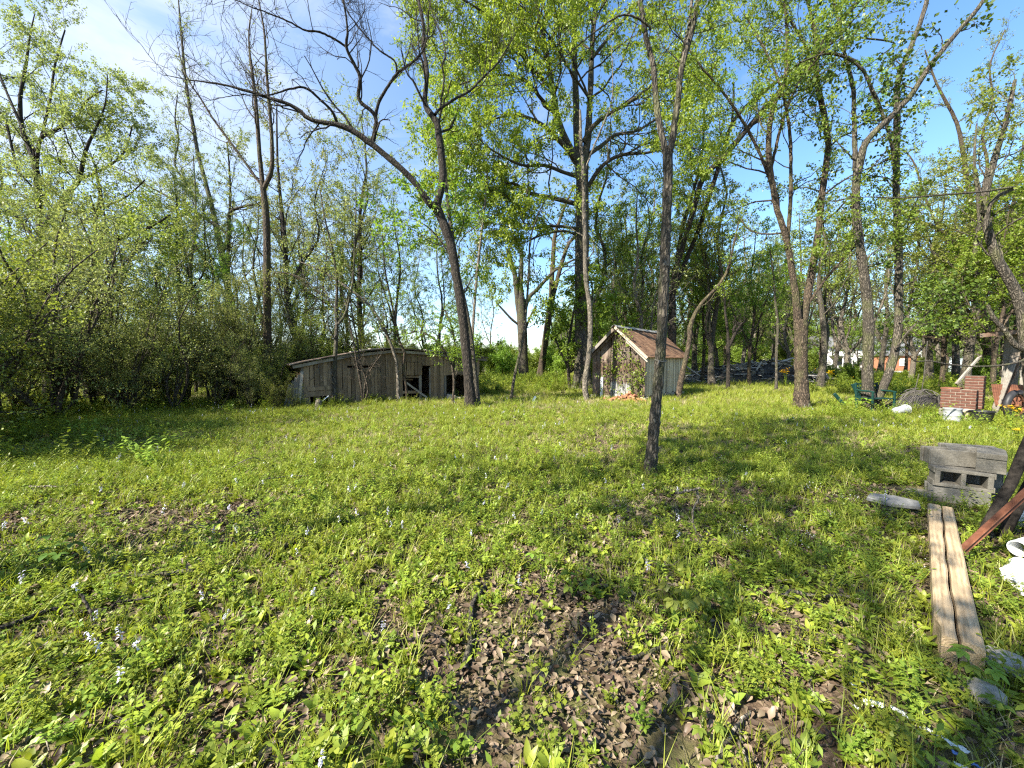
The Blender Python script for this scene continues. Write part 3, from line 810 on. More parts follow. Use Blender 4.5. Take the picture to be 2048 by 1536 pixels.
# left: leaning paler trunk with the arching limb
ptree("leaning_pale_tree", "leaning tall grey trunk with an arching leafy limb left of the reddish straight trunk", (500, 772), [
    ([(500, 774, 14.4), (489, 708, 13.6), (471, 649, 12.8), (451, 552, 11.9), (440, 488, 10.2), (424, 415, 9.3)], 0, 0),
    ([(425, 418, 8.5), (410, 360, 6.8), (396, 308, 6.8), (386, 250, 6.0), (378, 205, 5.1), (369, 137, 4.2), (362, 60, 3.4), (356, -10, 1.7)], .4),
    ([(444, 505, 8.5), (456, 476, 7.6), (459, 430, 6.8), (470, 418, 5.1), (500, 410, 4.2), (520, 405, 3.4), (540, 360, 1.7)], -.4),
    ([(455, 470, 6.8), (440, 455, 6.0), (424, 446, 6.0), (395, 428, 5.1), (366, 413, 4.2), (330, 390, 3.8), (297, 372, 3.4), (255, 345, 2.5), (210, 325, 1.3)], -1.2),
    ([(366, 413, 4.2), (372, 370, 4.2), (350, 330, 3.4), (357, 280, 3.0), (350, 240, 2.5), (355, 190, 1.7)], -.5),
    ],
    [dict(n=14, L=2.4, ang=45, t0=.3, K=7, up=.07, wig=.2, rr=.35, rmin=.008), dict(n=6, L=.9, ang=45, K=5, wig=.24, rmin=.005)],
    dict(mat="leaf_pale", per=16, size=.085, spread=.05), bark="bark_grey", K0=22, S0=10, fl=.2)

# left: the big spreading tree
ptree("spreading_tree", "broad pale-leaved tree with dark limbs rising above the thicket at the lawn's far left", (98, 800), [
    ([(98, 802, 17.7), (94, 700, 15.0), (88, 600, 13.6), (84, 492, 12.9), (78, 420, 11.6), (73, 342, 10.2), (60, 300, 8.2), (44, 256, 7.5), (40, 200, 6.1), (52, 130, 4.8), (60, 70, 2.7), (70, 25, 1.4)], .5),
    ([(86, 490, 10.9), (82, 465, 9.5), (113, 417, 8.8), (140, 380, 8.2), (157, 362, 7.5), (172, 300, 5.4), (190, 260, 4.1), (210, 210, 2.7), (215, 150, 1.4)], -1),
    ([(115, 415, 6.1), (150, 425, 5.4), (200, 415, 4.8), (250, 395, 3.4), (290, 360, 2.0)], -1),
    ([(73, 345, 6.1), (80, 280, 6.1), (110, 260, 5.4), (150, 235, 4.1), (175, 200, 3.4), (205, 180, 2.0)], -.7),
    ([(72, 350, 5.4), (40, 350, 4.8), (25, 300, 4.1), (10, 240, 3.4), (-20, 200, 2.0)], .5),
    ([(46, 258, 4.8), (20, 200, 4.1), (0, 150, 3.4), (-20, 80, 2.0)], .5),
    ([(84, 500, 6.1), (40, 440, 5.4), (0, 410, 4.8), (-50, 360, 2.7)], .6),
    ([(80, 285, 4.8), (100, 200, 4.1), (110, 130, 3.4), (130, 60, 2.0)], .6),
    ([(160, 360, 4.8), (220, 330, 4.1), (250, 300, 3.4), (265, 250, 2.0)], .4),
    ],
    [dict(n=11, L=2.5, ang=48, t0=.2, K=7, up=.05, wig=.2, rr=.4, rmin=.007), dict(n=7, L=1.0, ang=46, K=6, wig=.22)],
    dict(mat="leaf_pale", per=60, size=.082, spread=.06), Y=15, bark="bark_dark", K0=24, S0=10, fl=.2)

ptree("ivy_tree", "dark forked trunk leaning right out of the left thicket, half hidden by leaves", (185, 790), [
    ([(150, 792, 18), (165, 700, 16), (180, 620, 15), (190, 560, 14), (200, 510, 13), (225, 480, 11), (260, 470, 8), (300, 455, 5), (340, 430, 3)], 0),
    ([(190, 560, 9), (196, 500, 8), (190, 440, 7), (200, 390, 5), (190, 330, 3)], 1),
    ([(160, 720, 8), (200, 650, 7), (235, 590, 6), (260, 520, 4), (300, 470, 2)], -1)],
    [dict(n=14, L=2.2, ang=50, t0=.3, K=7, wig=.22, rr=.35), dict(n=7, L=.9, ang=46, K=6, wig=.22)],
    dict(mat="leaf_olive", per=34, size=.09, spread=.09), Y=14, bark="bark_dark", K0=20, fl=.2)

# saplings in front of the long shed
SAP = [dict(n=12, L=1.5, ang=40, t0=.3, K=7, up=.08, wig=.18, rr=.45, rmin=.004), dict(n=5, L=.6, ang=45, K=5, wig=.22)]
ptree("sapling", "straight grey-stemmed young tree before the long shed's closed left half", (670, 808), [
    ([(670, 812, 11), (669, 760, 9), (671, 700, 8), (674, 655, 8), (672, 620, 6), (674, 560, 5), (665, 500, 4), (650, 440, 3), (640, 380, 2)], 0),
    ([(674, 650, 6), (690, 630, 5), (698, 600, 4.5), (706, 560, 4), (710, 480, 3), (712, 400, 2)], 0)],
    SAP, dict(mat="leaf_pale", per=14, size=.08), Y=13.2, bark="bark_grey", fl=.2)
ptree("sapling", "slanting sapling whose stem bows to the left above the long shed's roof", (797, 806), [
    ([(797, 806, 7), (796, 760, 6.5), (793, 722, 6.5), (786, 700, 6), (778, 678, 6), (765, 650, 5), (752, 628, 5), (735, 605, 4.5), (714, 590, 4), (680, 565, 3.5), (640, 540, 3), (590, 520, 2)], -.4)],
    SAP, dict(mat="leaf_pale", per=13, size=.08), Y=14.0, bark="bark_pale", fl=.2)
ptree("sapling", "twisted kinked sapling growing across the long shed's low square opening", (815, 803), [
    ([(815, 804, 6), (812, 770, 5.5), (806, 735, 5.5), (812, 712, 5.5), (804, 696, 5), (798, 680, 5), (790, 640, 4.5), (782, 600, 4), (770, 540, 3), (765, 470, 2)], -.2)],
    SAP, dict(mat="leaf_bright", per=10, size=.08), Y=14.1, bark="bark_brown", fl=.1)
ptree("sapling", "bare many-stemmed sapling sprouting against the long shed's middle planks", (726, 808), [
    ([(726, 808, 5), (722, 770, 4), (714, 730, 3.5), (708, 690, 3), (700, 650, 2.5), (690, 600, 2)], -.2),
    ([(726, 808, 4), (732, 760, 3), (744, 735, 2.5), (762, 710, 2)], -.2),
    ([(726, 806, 4), (720, 745, 3), (716, 690, 3), (706, 640, 3), (700, 590, 2)], -.1),
    ([(727, 806, 4), (736, 780, 3), (726, 740, 3), (718, 720, 2)], -.3)],
    BARE, None, Y=13.4, bark="bark_twig", fl=0)
ptree("sapling", "thin leaning sapling on the lawn midway between long shed and broken dead tree", (1022, 802), [
    ([(1022, 804, 6), (1026, 770, 6), (1034, 730, 5.5), (1044, 690, 5.5), (1050, 650, 5), (1054, 600, 4.5), (1058, 540, 4), (1060, 480, 3.5), (1072, 440, 2.5), (1090, 400, 2)], 0)],
    [dict(n=10, L=1.2, ang=50, t0=.35, K=6, up=.06, wig=.22, rr=.35, rmin=.004), dict(n=4, L=.5, ang=45, K=5)],
    dict(mat="leaf_bright", per=3, size=.085), bark="bark_grey", fl=.1)
ptree("sapling", "very tall thin pale sapling just right of the crooked dark tree", (946, 795), [
    ([(948, 796, 6), (945, 740, 6), (945, 680, 6), (949, 610, 5.5), (954, 550, 5.5), (959, 500, 5), (966, 440, 4.5), (972, 390, 3.5), (975, 330, 2)], .3)],
    [dict(n=14, L=1.7, ang=50, t0=.35, K=6, up=.06, wig=.2, rr=.35, rmin=.004), dict(n=5, L=.7, ang=45, K=5)],
    dict(mat="leaf_bright", per=11, size=.10), Y=17, bark="bark_pale", fl=.1)
ptree("sapling", "leafy sapling with bright drooping sprays hanging over the long shed's right roof", (905, 800), [
    ([(912, 800, 5), (908, 760, 5), (900, 720, 4.5), (880, 690, 4), (860, 672, 3.5), (835, 662, 3), (815, 668, 2)], -.2),
    ([(906, 750, 4), (910, 700, 4), (905, 660, 3.5), (890, 620, 3)], .2),
    ([(908, 760, 3), (925, 720, 3), (940, 690, 2)], -.2)],
    [dict(n=16, L=.9, ang=45, t0=.25, K=6, up=.0, wig=.2, rr=.4, rmin=.004), dict(n=5, L=.4, ang=45, K=5, up=-.04)],
    dict(mat="leaf_bright", per=14, size=.085, flat=.75), Y=13.8, bark="bark_twig", fl=0)
ptree("bushy_maple", "bright yellow-green young tree with broad leaves between snag and great oak", (1140, 770), [
    ([(1140, 772, 7), (1136, 720, 6), (1140, 670, 5), (1150, 610, 4), (1160, 560, 2)], 0),
    ([(1138, 740, 5), (1120, 700, 4), (1105, 660, 3), (1100, 620, 2)], -.5),
    ([(1138, 720, 4), (1165, 670, 4), (1195, 630, 3), (1225, 600, 2)], .5),
    ([(1140, 690, 4), (1170, 640, 3), (1185, 590, 3), (1180, 550, 2)], -.8),
    ([(1140, 745, 4), (1180, 710, 3), (1220, 680, 3), (1245, 650, 2)], .8)],
    [dict(n=12, L=1.6, ang=50, t0=.15, K=6, up=.03, wig=.2, rr=.45, rmin=.005), dict(n=5, L=.6, ang=45, K=5)],
    dict(mat="leaf_bright", per=22, size=.16, spread=.10, flat=.7, aspect=.7), Y=21, bark="bark_twig", fl=0)
ptree("sapling", "small dead-looking sapling with dark forked top in front of the burnt heap", (1456, 765), [
    ([(1457, 768, 8), (1457, 735, 7), (1456, 700, 7), (1458, 680, 7)], 0, 0),
    ([(1457, 690, 6), (1455, 660, 5), (1450, 620, 4), (1448, 570, 3), (1440, 520, 2)], 0),
    ([(1459, 692, 6), (1470, 668, 6), (1482, 650, 5), (1492, 642, 3)], -.5),
    ([(1468, 672, 5), (1468, 655, 4), (1480, 645, 3)], 0)],
    BARE, None, Y=22, bark="bark_dark", fl=.1)
ptree("sapling", "slender single stem in front of the burnt heap, left of the stout multi-stemmed trunk", (1552, 782), [
    ([(1552, 784, 6), (1553, 750, 5), (1553, 700, 5), (1556, 650, 4.5), (1550, 600, 4), (1548, 560, 3), (1540, 500, 2)], 0)],
    SAP, dict(mat="leaf_mid", per=14, size=.10, flat=.7), Y=20, bark="bark_grey", fl=.1)
# ------------------------------------------------------------------ woods: a few kinds of tree, copied one by one
def proto_tree(name, h, r, leafmat, per, size, bark, n1=16, n2=6, L1=.30, L2=.10, ang=48, forks=1, t0=.3, up=.06, lean=(0, 0), aspect=.55, flat=.5, spread=.06, kind=None, droop=.35):
    sk = auto_skel((0, 0, 0), h, r, lean, .05, forks, .35, .28)
    return make_tree(name, "", "tree", (0, 0, 0), sk,
        [dict(n=n1, L=L1 * h, ang=ang, t0=t0, K=7, up=up, wig=.17, rr=.35, rmin=.010, taper=.55),
         dict(n=n2, L=L2 * h, ang=46, K=5, wig=.22, up=-.01, rmin=.006)],
        dict(mat=leafmat, per=per, size=size, spread=spread, aspect=aspect, flat=flat, droop=droop), bark=bark, K0=12, S0=8, fl=.3)

ORD = "leftmost second third fourth fifth sixth seventh eighth ninth tenth eleventh twelfth thirteenth fourteenth fifteenth sixteenth".split()
def scatter(protos, spots, group, labels, ordinal=True):
    """spots: (x, y, scale, kind)."""
    used, made = set(), {}
    for (x, y, s, k) in spots:
        k %= len(protos)
        p = protos[k]
        o = p if id(p) not in used else copy_tree(p)
        used.add(id(p))
        o.location = (x, y, float(gz(x, y)) - .06)
        o.rotation_euler = (0, 0, random.uniform(0, 6.28))
        o.scale = (s, s, s * random.uniform(.94, 1.08))
        o["label"] = labels[k]; o["group"] = group[k] if isinstance(group, list) else group
        made.setdefault(k, []).append((x / y, o))
    if ordinal:     # alike trees are told apart by their order from the left
        for k, li in made.items():
            for i, (_, o) in enumerate(sorted(li, key=lambda z: z[0])):
                o["label"] = (ORD[i] + (" of the " if i == 0 else " from left of the ") + labels[k]) if i < len(ORD) else labels[k]

# thin airy trees behind the long shed
pb = [proto_tree("airy_tree", 13, .15, "leaf_pale", 46, .09, "bark_grey", forks=1, n1=22, t0=.2),
      proto_tree("airy_tree", 11, .11, "leaf_bright", 42, .09, "bark_brown", forks=2, n1=18, t0=.2),
      proto_tree("airy_tree", 15, .19, "leaf_pale", 42, .095, "bark_dark", forks=1, n1=22, t0=.2)]
sp = []
for i, (u, Y, s, k) in enumerate([(575, 19, .95, 2), (610, 24, .9, 0), (650, 21, .85, 1), (690, 27, 1.0, 0), (735, 23, 1.05, 2), (775, 29, .9, 1), (800, 24, .85, 0),
        (845, 30, 1.0, 1), (880, 26, .8, 0), (565, 28, 1.0, 1), (520, 23, .9, 0), (470, 26, 1.1, 2), (930, 38, .9, 1), (985, 44, .8, 0), (400, 22, 1.0, 0), (340, 25, 1.1, 1), (715, 36, 1.1, 2), (620, 38, 1.1, 0), (60, 13, .62, 1), (150, 12, .5, 0), (235, 13.5, .6, 0), (300, 14, .55, 1), (370, 16, .6, 2), (430, 17, .62, 0), (-40, 11, .55, 1), (20, 17, .8, 2), (120, 18, .8, 0), (260, 19, .8, 1), (480, 19, .7, 1), (500, 30, 1.0, 0)]):
    sp.append(((u - 1024) / F_PX * Y, Y, s, k))
scatter(pb, sp, ["pale airy trees behind the long shed", "bright airy trees behind the long shed", "dark-barked airy trees behind the long shed"],
        ["slim grey-barked pale-leaved trees behind long shed and thicket",
         "slim brown-barked bright-leaved trees behind long shed and thicket",
         "taller dark-barked pale-leaved trees behind the long shed"])

# woods to the right, behind small shed, heap and bench
pr = [proto_tree("woodland_tree", 12, .16, "leaf_mid", 38, .115, "bark_grey", forks=1, t0=.18, n1=20),
      proto_tree("woodland_tree", 10, .12, "leaf_bright", 38, .11, "bark_brown", forks=2, t0=.15, n1=20, flat=.7),
      proto_tree("woodland_tree", 14, .20, "leaf_olive", 36, .11, "bark_grey", forks=2, t0=.25, n1=20),
      proto_tree("woodland_tree", 12, .17, "leaf_pale", 7, .12, "bark_pale", forks=2, t0=.25, n1=22)]
sp = []
for i, (u, Y, s, k) in enumerate([(1205, 26, 1.1, 0), (1250, 30, 1.0, 1), (1268, 22.5, .75, 3), (1300, 34, 1.05, 0), (1330, 28, .85, 1), (1390, 36, 1.0, 2), (1405, 27, .8, 1),
        (1435, 32, .85, 0), (1480, 38, .95, 3), (1510, 31, .7, 1), (1540, 42, 1.0, 0), (1575, 34, .8, 3), (1640, 40, .9, 1), (1665, 33, .85, 3), (1690, 26, .8, 3), (1700, 44, 1.1, 0),
        (1760, 40, 1.0, 2), (1810, 46, 1.1, 1), (1850, 34, .8, 2), (1878, 38, 1.0, 3), (1885, 22, .8, 1), (1915, 30, .95, 2), (1940, 24, .8, 0), (1970, 32, 1.0, 1), (2010, 22, .85, 2), (2040, 28, 1.0, 0),
        (2080, 19, .9, 1), (2110, 25, 1.0, 2), (1590, 50, 1.1, 2), (1450, 50, 1.1, 1), (1360, 48, 1.1, 0), (1820, 27, .75, 3), (1240, 42, 1.1, 2), (2100, 34, 1.1, 3), (1190, 36, .7, 1), (1990, 19, .75, 1), (1425, 24, .8, 2), (1500, 25, .75, 1), (1640, 22, .75, 2), (1690, 46, .55, 1), (1735, 48, .55, 1), (1780, 44, .42, 1), (1830, 50, .5, 1), (1665, 50, .5, 0), (1860, 26, .8, 2), (1930, 20, .8, 2), (1280, 25, .75, 0), (1715, 38, .45, 1)]):
    sp.append(((u - 1024) / F_PX * Y, Y, s * 1.28, k))
scatter(pr, sp, ["mid-green woodland trees beyond the yard", "bright woodland trees beyond the yard", "olive woodland trees beyond the yard", "near-leafless woodland trees beyond the yard"],
        ["mid-green woodland trees beyond small shed and heap",
         "bright green woodland trees beyond small shed and heap",
         "olive woodland trees beyond small shed and heap",
         "near-leafless woodland trees beyond small shed and heap"])

# evergreens
pe = [proto_tree("cedar_tree", 8, .13, "leaf_deep", 34, .10, "bark_brown", n1=46, n2=7, L1=.19, L2=.07, ang=75, forks=0, t0=.08, up=.02, aspect=.35, spread=.10)]
sp = [((u - 1024) / F_PX * Y, Y, s, 0) for (u, Y, s) in [(1225, 31, 1.0), (1275, 37, 1.1), (1320, 40, 1.1), (850, 36, .55), (795, 34, .5), (900, 40, .6), (960, 43, .55), (1005, 45, .5), (455, 21, .62), (390, 18, .6), (330, 17, .7), (600, 33, .55), (690, 38, .55), (1890, 48, 1.3), (2000, 42, 1.3)]]
scatter(pe, sp, "dark evergreens in the woods", ["dense dark evergreens among the lighter woodland trees"])

# the thicket down the left side
def proto_shrub(h, stems, leafmat, per, size, bark="bark_twig", spread=.45, n1=9, n2=5):
    sk = []
    for s in range(stems):
        a = RNG.uniform(0, 6.28); z = np.linspace(0, 1, 6); hh = h * RNG.uniform(.6, 1.05)
        ln = spread * h * RNG.uniform(.2, 1.0)
        q = np.stack([np.cos(a) * (ln * z ** 1.3 + .06), np.sin(a) * (ln * z ** 1.3 + .06), hh * z], 1)
        q[1:] += RNG.normal(0, .05 * h * .5, (5, 3)) * np.array([1, 1, .3])
        sk.append((q, h * .0062 * (1 - .8 * z) * RNG.uniform(.7, 1.3) + .003, 1))
    return make_tree("shrub", "", "shrub", (0, 0, 0), sk,
        [dict(n=n1, L=.30 * h, ang=45, t0=.12, K=6, up=.05, wig=.25, rr=.45, rmin=.004), dict(n=n2, L=.12 * h, ang=45, K=4, wig=.25, rmin=.003)],
        dict(mat=leafmat, per=per, size=size, spread=.07, flat=.6), bark=bark, K0=9, S0=6, fl=0)
ps = [proto_shrub(4.6, 7, "leaf_pale", 34, .055), proto_shrub(4.0, 6, "leaf_olive", 32, .058), proto_shrub(3.2, 9, "leaf_olive", 14, .05, n1=11), proto_shrub(5.2, 5, "leaf_pale", 32, .055)]
sp = []
edge = lambda y: -1.30 * y - 1.2 if y < 9 else -12.9 + (y - 9) * .95
for i in range(84):
    y = 5.2 + 14.5 * (i / 84) + random.uniform(-.4, .4)
    y = max(5, y)
    e = min(edge(y), -5.4 if y > 16.5 else 0)
    x = e - .2 - abs(random.gauss(0, 1.0)) * (2.0 if i % 3 else 5.0)
    if -7.9 < x - (-7.1 + (y - 12.7) * 1.5) and y > 11.5 and x > -8.3: x = -8.4 - random.random() * 3
    sp.append((x, y, random.choice([random.uniform(.45, .8), random.uniform(.75, 1.1), random.uniform(1.0, 1.35)]), random.randrange(4)))
sp += [(-7.5, 12.0, .38, 2), (-8.1, 12.9, .6, 2), (-8.4, 12.2, .5, 0), (-7.0, 12.25, .25, 2), (-8.9, 13.6, .7, 2)]
scatter(ps, sp, ["pale bushy shrubs of the left thicket", "olive shrubs of the left thicket", "low twiggy shrubs of the left thicket", "tall pale shrubs of the left thicket"],
        ["pale bushy shrub with many thin stems in the dense thicket along the lawn's left side",
         "olive-leaved shrub with thin stems in the dense thicket along the lawn's left side",
         "low twiggy shrub of many bare stems in the dense thicket along the lawn's left side",
         "tall pale-leaved shrub of few stems in the dense thicket along the lawn's left side"], False)
# bushes elsewhere
pq = [proto_shrub(2.0, 8, "leaf_bright", 26, .085, n1=9, n2=4), proto_shrub(1.6, 9, "leaf_mid", 26, .08, n1=9, n2=4)]
sp = [((u - 1024) / F_PX * Y, Y, s, k) for (u, Y, s, k) in [(700, 20.5, 1.3, 1), (760, 23, 1.5, 0), (860, 24, 1.5, 1), (905, 22, 1.2, 0), (985, 40, 2.0, 1), (1010, 36, 1.6, 0), (1065, 40, 1.5, 1), (1110, 35, 1.6, 0), (1190, 24, 1.2, 0), (1215, 23, 1.3, 1),
     (1665, 29, .7, 0), (1700, 25, .8, 1), (1690, 30, .8, 0), (1730, 28, .8, 0), (1650, 33, .8, 1), (1865, 30, .9, 0), (1840, 34, 1.1, 1), (1960, 21, 1.0, 1), (640, 19, 1.2, 1), (590, 17.5, 1.1, 1), (950, 33, 1.7, 1), (820, 27, 1.5, 1)]]
scatter(pq, sp, ["bright bushes at the edge of the woods", "mid-green bushes at the edge of the woods"],
        ["bright green rounded bushes along the wood's edge", "mid-green rounded bushes along the wood's edge"])

# trees standing behind the photographer that shade the right foreground
pz = proto_tree("shade_tree", 13, .12, "leaf_mid", 17, .13, "bark_grey", forks=2, t0=.3, n1=18)
for i, (x, y, s) in enumerate([(-6.0, .9, .95), (-4.2, -2.2, .95), (-2.6, -3.2, .85), (-5.2, -4.6, .95), (-.6, -3.4, .8)]):
    o = pz if i == 0 else copy_tree(pz)
    o.location = (x, y, 0); o.scale = (s,) * 3; o.rotation_euler = (0, 0, i * 1.7)
    tag(o, "mid-green tree casting shade over the yard's near corner", None, "shade trees at the near side of the yard")

# far wood
def gn_scatter(name, pts, rots, scales, idx, protos, kind="stuff"):
    """Instances of the meshes in protos on points: one countless mass."""
    me = bpy.data.meshes.new(name)
    n = len(pts)
    me.vertices.add(n); me.vertices.foreach_set("co", np.ascontiguousarray(pts, np.float32).ravel())
    a = me.attributes.new("rot", "FLOAT_VECTOR", "POINT"); a.data.foreach_set("vector", np.ascontiguousarray(rots, np.float32).ravel())
    a = me.attributes.new("scl", "FLOAT", "POINT"); a.data.foreach_set("value", np.ascontiguousarray(scales, np.float32))
    a = me.attributes.new("pick", "INT", "POINT"); a.data.foreach_set("value", np.ascontiguousarray(idx, np.int32))
    o = bpy.data.objects.new(name, me); COL.objects.link(o)
    c = bpy.data.collections.new(name + " kinds")
    for i, (pm, mat) in enumerate(protos):
        if mat is not None and len(pm.materials) == 0: pm.materials.append(mat)
        c.objects.link(bpy.data.objects.new("%03d_%s" % (i, name), pm))
    ng = bpy.data.node_groups.new(name, "GeometryNodeTree")
    ng.interface.new_socket("Geometry", in_out="INPUT", socket_type="NodeSocketGeometry")
    ng.interface.new_socket("Geometry", in_out="OUTPUT", socket_type="NodeSocketGeometry")
    N = ng.nodes.new
    gi, go = N("NodeGroupInput"), N("NodeGroupOutput")
    ci = N("GeometryNodeCollectionInfo"); ci.inputs["Collection"].default_value = c
    ci.inputs["Separate Children"].default_value = True; ci.inputs["Reset Children"].default_value = True
    ip = N("GeometryNodeInstanceOnPoints"); ip.inputs["Pick Instance"].default_value = True
    def attr(nm, typ):
        x = N("GeometryNodeInputNamedAttribute"); x.data_type = typ; x.inputs["Name"].default_value = nm
        return x.outputs["Attribute"]
    L = ng.links.new
    mp_ = N("GeometryNodeMeshToPoints")
    L(gi.outputs[0], mp_.inputs["Mesh"]); L(mp_.outputs["Points"], ip.inputs["Points"])
    L(ci.outputs["Instances"], ip.inputs["Instance"])
    L(attr("pick", "INT"), ip.inputs["Instance Index"])
    e2r = N("FunctionNodeEulerToRotation"); L(attr("rot", "FLOAT_VECTOR"), e2r.inputs[0]); L(e2r.outputs[0], ip.inputs["Rotation"])
    L(attr("scl", "FLOAT"), ip.inputs["Scale"])
    L(ip.outputs["Instances"], go.inputs[0])
    md = o.modifiers.new("scatter", "NODES"); md.node_group = ng
    return tag(o, None, None, None, kind)

def merged(root):
    bm = bpy.data.meshes.new("far_tree")
    me_list = [c.data for c in root.children]
    vs, polys, mats, mi = [], [], [], []
    q_all = []
    n = 0
    for k, m in enumerate(me_list):
        co = np.empty(len(m.vertices) * 3, np.float32); m.vertices.foreach_get("co", co)
        lp = np.empty(len(m.loops), np.int32); m.loops.foreach_get("vertex_index", lp)
        q_all.append(lp.reshape(-1, 4) + n); vs.append(co.reshape(-1, 3)); n += len(m.vertices)
        mi.append(np.full(len(lp) // 4, k)); mats.append(m.materials[0])
    out = mesh_np("far_tree", np.concatenate(vs), np.concatenate(q_all), var=np.clip(RNG.normal(.5, .25, sum(map(len, q_all))), 0, 1))
    for m in mats: out.materials.append(m)
    out.polygons.foreach_set("material_index", np.concatenate(mi).astype(np.int32))
    return out
far = [(merged(pr[0]), None), (merged(pr[1]), None), (merged(pe[0]), None), (merged(pr[3]), None), (merged(pq[1]), None)]
pts, sc_, pk = [], [], []
for i in range(900):
    az = RNG.uniform(-1.55, 1.55); Y = RNG.uniform(52, 120)
    u = 1024 + F_PX * az
    if 1600 < u < 1960 and Y < 86: Y = RNG.uniform(88, 125)
    s = RNG.uniform(.7, 1.1)
    if u < 1100: s *= .42 if u > 540 else .8
    pts.append((az * Y, Y, 0)); sc_.append(s * (1.25 if u > 1150 else 1)); pk.append(RNG.choice([0, 1, 2, 3]) if u > 1100 or RNG.random() < .6 else 2)
for i in range(300):
    az = RNG.uniform(-1.5, 1.5); Y = RNG.uniform(44, 75)
    u = 1024 + F_PX * az
    if 1640 < u < 1960: Y = RNG.uniform(84, 100)
    pts.append((az * Y, Y, 0)); sc_.append(RNG.uniform(1.2, 2.4)); pk.append(4)
n = len(pts)
gn_scatter("treeline", np.array(pts), np.stack([np.zeros(n), np.zeros(n), RNG.uniform(0, 6.28, n)], 1), np.array(sc_), np.array(pk), far)
# ------------------------------------------------------------------ the small shed
def corrugated(w, l, amp=.012, pitch=.076, t0=0.0):
    nx = int(w / pitch * 4)
    x = np.linspace(0, w, nx + 1)
    z = amp * np.sin(x / pitch * 2 * np.pi + t0)
    ys_ = np.linspace(0, l, 4)
    bend = [0, -.006, -.004, .004]
    V = np.array([[(xx, yy, zz + bend[j]) for xx, zz in zip(x, z)] for j, yy in enumerate(ys_)]).reshape(-1, 3)
    V2 = V.copy(); V2[:, 2] -= .003
    i = np.arange((nx + 1) * 4).reshape(4, nx + 1)
    q = np.stack([i[:-1, :-1], i[:-1, 1:], i[1:, 1:], i[1:, :-1]], -1).reshape(-1, 4)
    return np.concatenate([V, V2]), np.concatenate([q, q[:, ::-1] + len(V)])

def plank(parent, mat, c, w, h, t=.022, rot=(0, 0, 0), name="plank", slope=0.0, slope0=0.0, warp=.006):
    """An upright board whose top (and foot) may be cut on a slope; c is the middle of its foot."""
    mb = MB()
    j = lambda: random.uniform(-warp, warp)
    hl, hr = h - slope * w / 2, h + slope * w / 2
    bl, br = -slope0 * w / 2, slope0 * w / 2
    vs = []
    for z0, z1, s in ((bl, hl, -1), (br, hr, 1)):
        for k in range(3):
            z = z0 + (z1 - z0) * k / 2
            for y in (-t / 2, t / 2):
                vs.append((s * w / 2 + j() * .6, y + j() * .7, z + (j() * 2.5 if k != 1 else 0)))
    # left 0..5, right 6..11; index = side*6 + level*2 + (0 front, 1 back)
    f = []
    for k in range(2):
        a = k * 2
        f += [(a, 6 + a, 8 + a, a + 2), (a + 1, a + 3, 9 + a, 7 + a), (a, a + 2, a + 3, a + 1), (6 + a, 7 + a, 9 + a, 8 + a)]
    f += [(0, 1, 7, 6), (4, 10, 11, 5)]
    mb.add(vs, f)
    return mb.build(name, mat, parent, loc=c, rot=rot)

def prism_wall(name, pts, mat, parent, t=.03, y=0.0):
    mb = MB(); n = len(pts)
    mb.add([(x, y, z) for x, z in pts] + [(x, y + t, z) for x, z in pts],
           [tuple(range(n)), tuple(range(2 * n - 1, n - 1, -1))] + [(i, i + n, (i + 1) % n + n, (i + 1) % n) for i in range(n)])
    return mb.build(name, mat, parent)

W, D, EH, RH = 2.36, 4.2, 1.86, 2.93
shed = thing("wooden_shed", "small gabled wooden shed with rusty metal roof and vines on its front", "shed", (3.52, 16.6, 0.0), math.atan2(-.678, .734))
gab = lambda x: EH + (W / 2 - abs(x - W / 2)) * (RH - EH) / (W / 2)
x = 0.0
while x < W - .03:
    w = min(random.uniform(.14, .21), W - x)
    xm = x + w / 2
    sl = (RH - EH) / (W / 2) * (1 if xm < W / 2 else -1)
    plank(shed, M["plank_brown"], (xm, random.uniform(-.008, .008), random.uniform(.08, .16)), w - .012, gab(xm) - .14 - random.uniform(0, .04), slope=sl, rot=(0, random.uniform(-.012, .012), 0))
    x += w
y = .03
while y < D - .03:
    w = min(random.uniform(.10, .15), D - y)
    plank(shed, M["plank_green"], (W + random.uniform(-.006, .006), y + w / 2, random.uniform(.10, .2)), w - .01, EH - .14 - random.uniform(0, .05), rot=(random.uniform(-.01, .01), 0, math.pi / 2))
    y += w
prism_wall("back_wall", [(0.02, .05), (W - .02, .05), (W - .02, EH), (W / 2, RH - .03), (.02, EH)], M["plank_brown"], shed, y=D - .03)
MB().box((.0, D / 2, .95), (.03, D - .08, 1.78)).build("side_wall", M["plank_brown"], shed)
MB().box((W / 2, D / 2, .07), (W - .08, D - .1, .05)).build("floor_boards", M["plank_brown"], shed)
sl_ang = math.atan2(RH - EH, W / 2)
slen = math.hypot(RH - EH, W / 2) + .30
cv, cq = corrugated(.93, slen)
cme = mesh_np("roof_sheet", cv, cq, smooth=True)
